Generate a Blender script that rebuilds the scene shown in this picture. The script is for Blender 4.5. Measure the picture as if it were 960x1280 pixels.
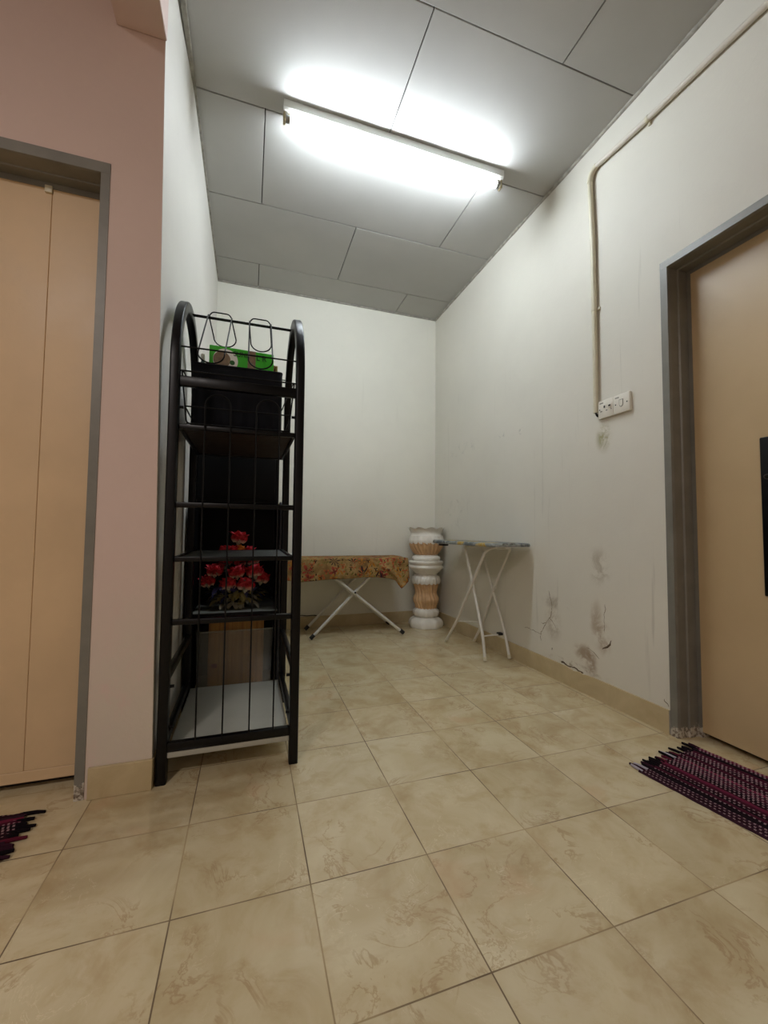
import bpy, bmesh, math, random
from mathutils import Vector, Matrix, noise as mnoise

# ------------------------------------------------------------------ reset
for o in list(bpy.data.objects):
    bpy.data.objects.remove(o, do_unlink=True)
SC = bpy.context.scene
COL = SC.collection
PI = math.pi
random.seed(7)

# ------------------------------------------------------------------ camera
CAM = Vector((-0.15598, -0.99369, 0.81863))
YAW, PITCH, ROLL, FPX = 0.317256, 0.048445, 0.0093, 513.91
fw = Vector((math.sin(YAW) * math.cos(PITCH), math.cos(YAW) * math.cos(PITCH), math.sin(PITCH)))
rt = Vector((math.cos(YAW), -math.sin(YAW), 0))
up = rt.cross(fw)
r2 = rt * math.cos(ROLL) + up * math.sin(ROLL)
u2 = -rt * math.sin(ROLL) + up * math.cos(ROLL)
cd = bpy.data.cameras.new('camera')
cam = bpy.data.objects.new('camera', cd)
COL.objects.link(cam)
m = Matrix((r2, u2, -fw)).transposed().to_4x4()
m.translation = CAM
cam.matrix_world = m
cd.sensor_fit = 'HORIZONTAL'
cd.sensor_width = 36.0
cd.lens = FPX / 960 * 36.0
cd.shift_y = -1.16 / 960
cd.clip_start = 0.02
SC.camera = cam

# ------------------------------------------------------------------ light and exposure
SC.view_settings.view_transform = 'Standard'
SC.view_settings.look = 'None'
SC.view_settings.gamma = 1.0
SC.view_settings.use_curve_mapping = False
SC.view_settings.exposure = 1.0
TUBE_STRENGTH = 62.0
TUBE_COLOR = (0.90, 0.985, 1.06)
w = bpy.data.worlds.new('world')
SC.world = w
w.use_nodes = True
w.node_tree.nodes['Background'].inputs[0].default_value = (0.9, 0.8, 0.7, 1)
w.node_tree.nodes['Background'].inputs[1].default_value = 0.02
# added fill light behind the camera, unseen, brightens the pinkish wall
ld = bpy.data.lights.new('living_area_fill', 'AREA')
ld.shape = 'DISK'
ld.size = 0.35
ld.energy = 20.0
ld.color = (1.0, 0.92, 0.88)
lo = bpy.data.objects.new('living_area_fill', ld)
COL.objects.link(lo)
lo.location = (-1.5, -2.1, 2.80)
SC.cycles.max_bounces = 10
SC.cycles.diffuse_bounces = 6
SC.cycles.use_denoising = True
SC.cycles.caustics_reflective = False
SC.cycles.caustics_refractive = False

# ------------------------------------------------------------------ material helpers
def lin(c):
    return tuple(((v / 255) / 12.92 if v / 255 <= 0.04045 else ((v / 255 + 0.055) / 1.055) ** 2.4) for v in c) + (1.0,)

class NT:
    def __init__(s, name):
        s.m = bpy.data.materials.new(name)
        s.m.use_nodes = True
        s.t = s.m.node_tree
        s.b = s.t.nodes['Principled BSDF']
    def n(s, typ, **kw):
        nd = s.t.nodes.new(typ)
        for k, v in kw.items():
            if k == 'inp':
                for kk, vv in v.items():
                    nd.inputs[kk].default_value = vv
            else:
                setattr(nd, k, v)
        return nd
    def l(s, a, b):
        s.t.links.new(a, b)
    def val(s, sock, v):
        if hasattr(v, 'is_linked'):
            s.l(v, sock)
        else:
            sock.default_value = v
    def math(s, op, a, b=None, c=None, clamp=False):
        nd = s.n('ShaderNodeMath', operation=op)
        nd.use_clamp = clamp
        s.val(nd.inputs[0], a)
        if b is not None: s.val(nd.inputs[1], b)
        if c is not None: s.val(nd.inputs[2], c)
        return nd.outputs[0]
    def mix(s, f, a, b, mode='MIX'):
        nd = s.n('ShaderNodeMix', data_type='RGBA', blend_type=mode)
        s.val(nd.inputs[0], f); s.val(nd.inputs[6], a); s.val(nd.inputs[7], b)
        return nd.outputs[2]
    def noise(s, scale, detail=4, rough=0.5, vec=None, dist=0.0):
        nd = s.n('ShaderNodeTexNoise')
        nd.inputs['Scale'].default_value = scale
        nd.inputs['Detail'].default_value = detail
        nd.inputs['Roughness'].default_value = rough
        nd.inputs['Distortion'].default_value = dist
        if vec is not None: s.l(vec, nd.inputs['Vector'])
        return nd.outputs['Fac']
    def ramp(s, f, stops, interp='LINEAR'):
        nd = s.n('ShaderNodeValToRGB')
        cr = nd.color_ramp
        cr.interpolation = interp
        while len(cr.elements) < len(stops): cr.elements.new(0.5)
        for e, (p, c) in zip(cr.elements, stops):
            e.position = p
            e.color = c if len(c) == 4 else tuple(c) + (1.0,)
        s.val(nd.inputs[0], f)
        return nd.outputs[0]
    def mr(s, v, a, b, c=0.0, d=1.0, smooth=True):
        nd = s.n('ShaderNodeMapRange')
        if smooth: nd.interpolation_type = 'SMOOTHSTEP'
        s.val(nd.inputs[0], v)
        nd.inputs[1].default_value = a; nd.inputs[2].default_value = b
        nd.inputs[3].default_value = c; nd.inputs[4].default_value = d
        return nd.outputs[0]
    def pos(s):
        return s.n('ShaderNodeNewGeometry').outputs['Position']
    def objco(s):
        return s.n('ShaderNodeTexCoord').outputs['Object']
    def sep(s, v):
        nd = s.n('ShaderNodeSeparateXYZ')
        s.l(v, nd.inputs[0])
        return nd.outputs
    def bump(s, h, strength=0.2, dist=0.01):
        nd = s.n('ShaderNodeBump')
        nd.inputs['Strength'].default_value = strength
        nd.inputs['Distance'].default_value = dist
        s.l(h, nd.inputs['Height'])
        s.l(nd.outputs[0], s.b.inputs['Normal'])
    def base(s, c): s.val(s.b.inputs['Base Color'], c)
    def rough(s, v): s.val(s.b.inputs['Roughness'], v)
    def blob(s, p, c, r):
        """1 inside an ellipsoid of radius r round c, fading to 0"""
        a = s.n('ShaderNodeVectorMath', operation='SUBTRACT'); s.l(p, a.inputs[0]); a.inputs[1].default_value = c
        d = s.n('ShaderNodeVectorMath', operation='DIVIDE'); s.l(a.outputs[0], d.inputs[0]); d.inputs[1].default_value = r
        le = s.n('ShaderNodeVectorMath', operation='LENGTH'); s.l(d.outputs[0], le.inputs[0])
        return s.mr(le.outputs['Value'], 1.0, 0.25)

def simple(name, rgb, rough=0.5, metal=0.0, spec=0.5, var=0.06, scale=12.0, bump=0.0, bscale=60.0):
    """plain colour with a little procedural mottling"""
    t = NT(name)
    p = t.objco()
    f = t.noise(scale, 4, 0.55, p)
    c = lin(rgb)
    dk = tuple(v * (1 - var) for v in c[:3]) + (1,)
    lt = tuple(min(1, v * (1 + var)) for v in c[:3]) + (1,)
    t.base(t.ramp(f, [(0.3, dk), (0.7, lt)]))
    t.rough(t.mr(f, 0.2, 0.8, max(0.03, rough - 0.05), min(1, rough + 0.05)))
    t.b.inputs['Metallic'].default_value = metal
    t.b.inputs['Specular IOR Level'].default_value = spec
    if bump:
        t.bump(t.noise(bscale, 5, 0.6, p), bump, 0.004)
    return t.m

# ------------------------------------------------------------------ room materials
def wall_mat(name, rgb, patches=(), bscale=45.0, smear=0.0, cracks=()):
    t = NT(name)
    p = t.pos()
    f1 = t.noise(1.7, 4, 0.6, p)
    f2 = t.noise(14, 4, 0.6, p)
    c = lin(rgb)
    col = t.ramp(f1, [(0.3, tuple(v * 0.955 for v in c[:3])), (0.7, tuple(min(1, v * 1.02) for v in c[:3]))])
    col = t.mix(t.mr(f2, 0.55, 0.8, 0, 0.10), col, tuple(v * 0.86 for v in c[:3]) + (1,))
    for ctr, rad, rgb2, amt, sc, lo_, hi_ in patches:
        bl = t.blob(p, ctr, rad)
        nz = t.mr(t.noise(sc, 6, 0.7, p, 0.8), lo_, hi_)
        col = t.mix(t.math('MULTIPLY', t.math('MULTIPLY', bl, nz), amt), col, lin(rgb2))
    for ctr, rad, rgb2, amt, sc, wd in cracks:
        bl = t.blob(p, ctr, rad)
        nz = t.math('ABSOLUTE', t.math('SUBTRACT', t.noise(sc, 5, 0.62, p, 0.6), 0.5))
        col = t.mix(t.math('MULTIPLY', t.math('MULTIPLY', bl, t.mr(nz, wd * .4, wd, 1, 0)), amt), col, lin(rgb2))
    if smear:
        sx = t.sep(p)
        cv = t.n('ShaderNodeCombineXYZ')
        t.l(t.math('MULTIPLY', sx[0], 26.0), cv.inputs[0]); t.l(t.math('MULTIPLY', sx[1], 26.0), cv.inputs[1]); t.l(t.math('MULTIPLY', sx[2], 1.4), cv.inputs[2])
        st = t.mr(t.noise(1.0, 3, 0.6, cv.outputs[0]), 0.62, 0.74, 0, smear)
        col = t.mix(t.math('MULTIPLY', st, t.mr(t.noise(2.3, 2, 0.5, p), 0.45, 0.65)), col, lin((150, 146, 136)))
    t.base(col)
    t.rough(0.62)
    t.b.inputs['Specular IOR Level'].default_value = 0.3
    t.bump(t.noise(bscale, 5, 0.65, p), 0.22, 0.004)
    return t.m

XR, XL, YB, H = 1.5012, -0.4427, 2.5176, 2.844
YF = 0.507
R_STAINS = [
    ((XR, 0.93, 0.42), (0.1, 0.14, 0.05), (140, 126, 104), 0.55, 9, 0.42, 0.62),
    ((XR, 0.955, 0.30), (0.1, 0.09, 0.12), (142, 126, 102), 0.5, 8, 0.42, 0.62),
    ((XR, 0.645, 0.37), (0.1, 0.05, 0.15), (150, 126, 96), 0.6, 9, 0.38, 0.62),
    ((XR, 0.60, 0.30), (0.1, 0.06, 0.10), (146, 118, 88), 0.6, 9, 0.40, 0.60),
    ((XR, 0.72, 0.20), (0.1, 0.10, 0.06), (140, 114, 86), 0.75, 11, 0.40, 0.58),
    ((XR, 0.68, 0.15), (0.1, 0.05, 0.08), (140, 114, 86), 0.7, 10, 0.38, 0.58),
    ((XR, 0.625, 0.65), (0.1, 0.09, 0.12), (150, 138, 116), 0.55, 12, 0.42, 0.62),
    ((XR, 0.580, 1.29), (0.1, 0.060, 0.090), (140, 134, 84), 0.9, 13, 0.36, 0.60),
    ((XR, 1.45, 1.50), (0.1, 0.10, 0.035), (120, 122, 126), 0.55, 24, 0.55, 0.66),
    ((XR, 1.23, 1.47), (0.1, 0.035, 0.03), (120, 122, 126), 0.55, 30, 0.50, 0.62),
    ((XR, 2.00, 1.50), (0.1, 0.30, 0.10), (150, 150, 146), 0.45, 14, 0.52, 0.70),
    ((XR, 2.10, 0.98), (0.1, 0.30, 0.20), (150, 148, 140), 0.45, 10, 0.50, 0.72),
    ((XR, 0.80, 0.115), (0.1, 0.25, 0.025), (130, 112, 88), 0.7, 14, 0.45, 0.60),
]
WHITE = (221, 219, 207)
R_CRACKS = []
M_WR = wall_mat('right_wall_paint', (216, 213, 202), R_STAINS, smear=0.30, cracks=R_CRACKS)
M_WB = wall_mat('back_wall_paint', WHITE, smear=0.12)
M_WL = wall_mat('left_wall_paint', (217, 214, 207))
M_PINK = wall_mat('pinkish_wall_paint', (213, 191, 183),
                  [((-0.50, YF, 0.10), (0.25, 0.1, 0.75), (204, 196, 182), 0.8, 5, 0.30, 0.55)])  # paler, more neutral tone towards the bottom
M_HALL = wall_mat('hall_wall_paint', (205, 194, 188))

def floor_mat():
    t = NT('marbled_floor_tile')
    T = 0.2935
    p = t.pos()
    x, y, z = t.sep(p)
    ux = t.math('DIVIDE', x, T); uy = t.math('DIVIDE', y, T)
    cx = t.math('FLOOR', ux); cy = t.math('FLOOR', uy)
    fx = t.math('FRACT', ux); fy = t.math('FRACT', uy)
    ex = t.math('MINIMUM', fx, t.math('SUBTRACT', 1.0, fx))
    ey = t.math('MINIMUM', fy, t.math('SUBTRACT', 1.0, fy))
    e = t.math('MINIMUM', ex, ey)
    grout = t.mr(e, 0.0038, 0.0066, 1.0, 0.0)
    cc = t.n('ShaderNodeCombineXYZ'); t.l(cx, cc.inputs[0]); t.l(cy, cc.inputs[1])
    wn = t.n('ShaderNodeTexWhiteNoise', noise_dimensions='2D'); t.l(cc.outputs[0], wn.inputs['Vector'])
    sc = t.n('ShaderNodeVectorMath', operation='SCALE'); t.l(wn.outputs['Color'], sc.inputs[0]); sc.inputs['Scale'].default_value = 9.0
    ad = t.n('ShaderNodeVectorMath', operation='ADD'); t.l(p, ad.inputs[0]); t.l(sc.outputs[0], ad.inputs[1])
    v = ad.outputs[0]
    n1 = t.noise(5.0, 5, 0.6, v, 0.6)
    n2 = t.noise(7.0, 6, 0.62, v, 0.9)
    n3 = t.noise(26, 4, 0.6, v)
    col = t.ramp(n1, [(0.28, lin((182, 162, 122))), (0.5, lin((200, 184, 148))), (0.72, lin((211, 198, 164)))])
    vein = t.math('ABSOLUTE', t.math('SUBTRACT', n2, 0.5))
    vm = t.math('MULTIPLY', t.mr(vein, 0.0, 0.024, 1, 0), t.mr(t.noise(5.2, 2, 0.5, v), 0.48, 0.62, 0, 0.42))
    col = t.mix(vm, col, lin((150, 112, 70)))
    n4 = t.noise(10.0, 5, 0.62, v, 1.2)
    v2 = t.math('ABSOLUTE', t.math('SUBTRACT', n4, 0.47))
    col = t.mix(t.math('MULTIPLY', t.mr(v2, 0.0, 0.010, 1, 0), t.mr(t.noise(6.0, 2, 0.5, v), 0.52, 0.64, 0, 0.6)), col, lin((222, 208, 174)))
    col = t.mix(t.mr(t.noise(11, 5, 0.65, v, 0.5), 0.48, 0.68, 0, 0.40), col, lin((176, 150, 108)))
    col = t.mix(t.mr(t.noise(4.2, 3, 0.5, v), 0.62, 0.74, 0, 0.35), col, lin((200, 160, 122)))
    tone = t.mr(wn.outputs['Value'], 0, 1, 0.95, 1.03, False)
    tn = t.n('ShaderNodeVectorMath', operation='SCALE'); t.l(col, tn.inputs[0]); t.l(tone, tn.inputs['Scale'])
    gcol = t.mix(t.mr(t.noise(3.0, 3, 0.5, p), 0.4, 0.65), lin((96, 76, 50)), lin((168, 146, 106)))
    t.base(t.mix(grout, tn.outputs[0], gcol))
    t.rough(t.math('MAXIMUM', t.math('MULTIPLY', grout, 0.8), t.mr(n3, 0.3, 0.7, 0.07, 0.13)))
    t.b.inputs['Specular IOR Level'].default_value = 0.62
    h = t.math('SUBTRACT', t.math('MULTIPLY', n1, 0.05), grout)
    t.bump(h, 0.2, 0.002)
    return t.m
M_FLOOR = floor_mat()

def skirt_mat():
    t = NT('beige_skirting_tile')
    p = t.pos()
    n1 = t.noise(6, 6, 0.6, p, 0.8)
    col = t.ramp(n1, [(0.3, lin((176, 158, 122))), (0.7, lin((198, 182, 146)))])
    s = t.sep(p)
    T = 0.2935
    fr = t.math('FRACT', t.math('DIVIDE', t.math('ADD', s[0], s[1]), T))
    col = t.mix(t.mr(fr, 0.004, 0.009, 0.0, 0), col, lin((110, 92, 66)))
    t.base(col); t.rough(0.28)
    return t.m
M_SKIRT = skirt_mat()
M_CEIL = simple('ceiling_board_paint', (174, 173, 169), 0.75, var=0.04, scale=3, spec=0.2, bump=0.1, bscale=200)
M_GAP = simple('ceiling_gap', (64, 60, 55), 0.9)
M_CORN = simple('ceiling_bead', (150, 146, 136), 0.7, var=0.35, scale=24, bump=0.5, bscale=80)
def frame_mat():
    t = NT('grey_door_frame_paint')
    p = t.pos()
    n1 = t.noise(9, 5, 0.6, p)
    col = t.ramp(n1, [(0.3, lin((112, 110, 103))), (0.7, lin((126, 124, 116)))])
    z = t.sep(p)[2]
    n2 = t.noise(45, 5, 0.7, p)
    lim = t.math('ADD', t.math('MULTIPLY', n2, 0.11), -0.015)
    chip = t.math('LESS_THAN', z, lim)
    col = t.mix(chip, col, t.ramp(t.noise(90, 4, 0.6, p), [(0.42, lin((110, 96, 82))), (0.55, lin((190, 184, 172)))]))
    t.base(col); t.rough(0.42)
    t.bump(t.math('ADD', n1, t.math('MULTIPLY', chip, t.noise(70, 4, 0.6, p))), 0.3, 0.004)
    return t.m
M_FRAME = frame_mat()
M_DOOR_L = simple('cream_door_panel', (212, 184, 146), 0.42, var=0.05, scale=5, bump=0.08, bscale=90)
M_DOOR_R = simple('tan_door_veneer', (190, 166, 128), 0.36, var=0.06, scale=3, bump=0.05, bscale=120)
M_DARK = simple('doorway_shade', (40, 34, 28), 0.9)

# ------------------------------------------------------------------ object materials
M_BLACK = simple('black_powder_coat', (4, 4, 5), 0.34, var=0.2, scale=40, spec=0.24)
M_WIRE = simple('black_wire', (4, 4, 5), 0.45, var=0.2, scale=40, spec=0.2)
M_SHELFM = simple('dark_wire_mesh_shelf', (56, 60, 58), 0.5, var=0.2, scale=30)
M_BOARD = simple('off_white_melamine', (166, 166, 156), 0.4, var=0.05, scale=10)
M_WHITE_ST = simple('white_steel', (214, 212, 204), 0.36, var=0.05, scale=20)
M_WHITE_PL = simple('white_plastic', (222, 218, 206), 0.4, var=0.03, scale=20)
M_IVORY = simple('ivory_pvc', (206, 200, 176), 0.42, var=0.08, scale=14)
M_PIPE_W = simple('painted_pvc', (208, 202, 190), 0.5, var=0.05, scale=14)
M_BATTEN = simple('batten_enamel', (206, 208, 202), 0.4, var=0.03, scale=20)
M_HOLDER = simple('aged_lamp_holder', (168, 156, 124), 0.5, var=0.25, scale=60)
M_METAL = simple('lamp_end_cap', (150, 150, 146), 0.3, metal=0.9, var=0.1)
M_HOLE = simple('black_slot', (12, 12, 12), 0.7)
M_PRINT = simple('grey_print', (120, 118, 110), 0.6)
M_RUBBER = simple('black_rubber', (18, 18, 18), 0.6)
M_FABRIC_BLK = simple('black_pleated_fabric', (21, 22, 27), 0.8, var=0.25, scale=18, spec=0.15, bump=0.4, bscale=300)
M_CAB = simple('black_cabinet_board', (7, 7, 8), 0.5, var=0.2, scale=30, spec=0.2)
M_CABTRIM = simple('dark_grey_cabinet_trim', (46, 46, 48), 0.32, var=0.15, scale=30)
M_CABSHELF = simple('grey_cabinet_shelf', (130, 132, 124), 0.5, var=0.1, scale=20)
M_GREEN = simple('green_carton', (58, 186, 40), 0.4, var=0.06, scale=18)
M_GREEN_D = simple('dark_green_print', (20, 92, 26), 0.5)
M_WHITE_PR = simple('white_print', (232, 234, 226), 0.5)
M_BROWN_PR = simple('brown_print', (128, 108, 84), 0.5, var=0.2, scale=60)
M_TEAL = simple('teal_bottle_plastic', (62, 92, 92), 0.3, var=0.1)
M_KRAFT = simple('tan_carton', (186, 158, 112), 0.55, var=0.08)
M_FLAME = simple('brown_flame_print', (110, 48, 24), 0.55, var=0.3, scale=50)
def cardboard():
    t = NT('corrugated_cardboard')
    p = t.objco()
    x = t.sep(p)[0]
    wv = t.math('SINE', t.math('MULTIPLY', x, 260.0))
    n = t.noise(10, 4, 0.6, p)
    col = t.ramp(n, [(0.3, lin((144, 102, 48))), (0.7, lin((166, 122, 62)))])
    cv = t.n('ShaderNodeCombineXYZ'); t.l(t.math('MULTIPLY', x, 60.0), cv.inputs[0])
    st = t.mr(t.noise(1.0, 2, 0.5, cv.outputs[0]), 0.42, 0.6, 0, 0.55)
    col = t.mix(st, col, lin((120, 82, 40)))
    t.base(col); t.rough(0.8)
    t.bump(wv, 0.3, 0.001)
    return t.m
M_CARD = cardboard()
def clear_plastic():
    t = NT('frosted_bin_plastic')
    t.base(lin((222, 226, 220)))
    t.rough(t.mr(t.noise(20, 3, 0.5, t.objco()), 0.3, 0.7, 0.18, 0.3))
    t.b.inputs['Transmission Weight'].default_value = 0.0
    t.b.inputs['Alpha'].default_value = 0.16
    return t.m
M_BIN = clear_plastic()
M_PETAL = None
def petal_mat():
    t = NT('rose_petal')
    p = t.objco()
    n = t.noise(45, 4, 0.6, p)
    z = t.sep(p)[2]
    col = t.ramp(n, [(0.35, lin((176, 20, 40))), (0.65, lin((222, 66, 80)))])
    pale = t.mr(t.math('ADD', z, t.math('MULTIPLY', n, 0.016)), 0.002, 0.020, 1, 0)
    col = t.mix(t.math('MULTIPLY', pale, 0.92), col, lin((240, 216, 196)))
    t.base(col); t.rough(0.6)
    return t.m
M_PETAL = petal_mat()
M_PETAL_O = simple('orange_petal', (232, 150, 60), 0.6, var=0.1, scale=30)
M_LEAF_B = simple('dusky_blue_leaf', (66, 66, 112), 0.6, var=0.3, scale=30)
M_LEAF_Y = simple('beige_dried_leaf', (176, 164, 110), 0.6, var=0.25, scale=30)
M_LEAF_G = simple('pale_grey_leaf', (176, 170, 150), 0.6, var=0.2, scale=30)
M_LEAF_D = simple('dark_green_leaf', (22, 30, 22), 0.6, var=0.3, scale=30)
M_GLAZE_W = simple('white_glazed_ceramic', (226, 222, 212), 0.14, var=0.07, scale=18, bump=0.45, bscale=42)
M_GLAZE_P = simple('peach_glazed_ceramic', (206, 168, 126), 0.14, var=0.12, scale=18)

def floral():
    t = NT('floral_cover_fabric')
    p = t.objco()
    base_n = t.noise(9, 5, 0.6, p, 0.5)
    col = t.ramp(base_n, [(0.28, lin((84, 60, 36))), (0.44, lin((136, 106, 62))), (0.6, lin((168, 140, 90))), (0.78, lin((104, 76, 44)))])
    def vor(scale, rnd=1.0):
        nd = t.n('ShaderNodeTexVoronoi', feature='F1'); nd.inputs['Scale'].default_value = scale
        nd.inputs['Randomness'].default_value = rnd
        t.l(p, nd.inputs['Vector']); return nd
    def flower(scale, size, c1, c2, keep, petals=7.0, seed=0.0):
        nonlocal col
        v = vor(scale)
        d = v.outputs['Distance']
        df = t.n('ShaderNodeVectorMath', operation='SUBTRACT')
        ps = t.n('ShaderNodeVectorMath', operation='SCALE'); t.l(p, ps.inputs[0]); ps.inputs['Scale'].default_value = 1.0
        t.l(ps.outputs[0], df.inputs[0]); t.l(v.outputs['Position'], df.inputs[1])
        s = t.sep(df.outputs[0])
        ang = t.math('ARCTAN2', t.math('ADD', s[2], s[1]), s[0])
        pet = t.math('MULTIPLY', t.math('ADD', t.math('SINE', t.math('MULTIPLY', ang, petals)), 1.6), size / 2.2)
        msk = t.mr(t.math('SUBTRACT', pet, d), 0.0, 0.04)
        rn = t.sep(v.outputs['Color'])
        k = t.math('GREATER_THAN', rn[0], 1 - keep)
        col = t.mix(t.math('MULTIPLY', msk, k), col, t.mix(t.mr(d, 0.08, size * 0.8), lin(c2), lin(c1)))
    flower(34, 0.42, (120, 118, 54), (96, 84, 40), 0.6, 2.0)
    flower(22, 0.46, (176, 92, 52), (120, 52, 34), 0.55, 3.0)
    flower(13, 0.42, (176, 118, 44), (130, 66, 28), 0.55, 5.0)
    flower(10.5, 0.40, (158, 62, 48), (98, 36, 34), 0.4, 4.0)
    flower(30, 0.40, (60, 40, 26), (30, 20, 20), 0.35, 3.0)
    flower(8.2, 0.36, (30, 22, 38), (120, 94, 56), 0.75, 8.0)
    ch = t.n('ShaderNodeTexVoronoi'); ch.inputs['Scale'].default_value = 150; t.l(p, ch.inputs['Vector'])
    col = t.mix(t.mr(ch.outputs['Distance'], 0.3, 0.55, 0, 0.28), col, lin((90, 62, 38)))
    t.base(col); t.rough(0.85)
    t.b.inputs['Specular IOR Level'].default_value = 0.15
    t.bump(t.noise(12, 3, 0.5, p), 0.35, 0.01)
    return t.m
M_FLORAL = floral()
def cover2():
    t = NT('grey_patterned_cover')
    p = t.objco()
    v = t.n('ShaderNodeTexVoronoi'); v.inputs['Scale'].default_value = 13; t.l(p, v.inputs['Vector'])
    r = t.sep(v.outputs['Color'])
    col = t.ramp(r[0], [(0.0, lin((128, 132, 128))), (0.42, lin((92, 98, 100))), (0.78, lin((176, 146, 66))), (0.90, lin((74, 70, 56)))], 'CONSTANT')
    col = t.mix(t.mr(t.noise(40, 3, 0.5, p), 0.5, 0.65, 0, 0.5), col, lin((170, 170, 164)))
    t.base(col); t.rough(0.8)
    return t.m
M_COVER2 = cover2()

def mat_weave(name, seed):
    t = NT(name)
    p = t.objco()
    x, y, z = t.sep(p)
    N = 26 / 0.36
    row = t.math('FLOOR', t.math('MULTIPLY', x, N))
    cv = t.n('ShaderNodeCombineXYZ'); t.l(row, cv.inputs[0]); cv.inputs[1].default_value = seed
    wn = t.n('ShaderNodeTexWhiteNoise', noise_dimensions='2D'); t.l(cv.outputs[0], wn.inputs['Vector'])
    col = t.ramp(wn.outputs['Value'], [(0, lin((40, 18, 26))), (0.28, lin((66, 22, 38))), (0.5, lin((26, 17, 22))), (0.72, lin((104, 34, 56))), (0.84, lin((50, 28, 38)))], 'CONSTANT')
    fr = t.math('FRACT', t.math('MULTIPLY', x, N))
    inr = t.math('MULTIPLY', t.math('GREATER_THAN', fr, 0.30), t.math('LESS_THAN', fr, 0.66))
    ph = t.math('FRACT', t.math('ADD', t.math('MULTIPLY', y, 84.0), t.math('MULTIPLY', row, 0.5)))
    on = t.math('LESS_THAN', ph, 0.46)
    wn2 = t.n('ShaderNodeTexWhiteNoise', noise_dimensions='2D')
    cv2 = t.n('ShaderNodeCombineXYZ'); t.l(row, cv2.inputs[0]); cv2.inputs[1].default_value = seed + 6.1
    t.l(cv2.outputs[0], wn2.inputs['Vector'])
    has = t.math('GREATER_THAN', wn2.outputs['Value'], 0.26)
    msk = t.math('MULTIPLY', t.math('MULTIPLY', inr, on), has)
    col = t.mix(t.math('MULTIPLY', msk, 0.70), col, lin((160, 128, 132)))
    t.base(col); t.rough(0.95)
    t.b.inputs['Specular IOR Level'].default_value = 0.1
    t.bump(t.noise(220, 3, 0.6, p), 0.5, 0.004)
    return t.m
M_MAT = mat_weave('maroon_woven_mat', 1.7)
M_MAT2 = mat_weave('maroon_woven_mat_b', 5.2)
FRINGE = [simple('fringe_black', (20, 14, 18), 0.95, spec=0.1), simple('fringe_maroon', (84, 26, 42), 0.95, spec=0.1),
          simple('fringe_grey', (168, 160, 168), 0.95, spec=0.1), simple('fringe_plum', (50, 24, 36), 0.95, spec=0.1)]

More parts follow.
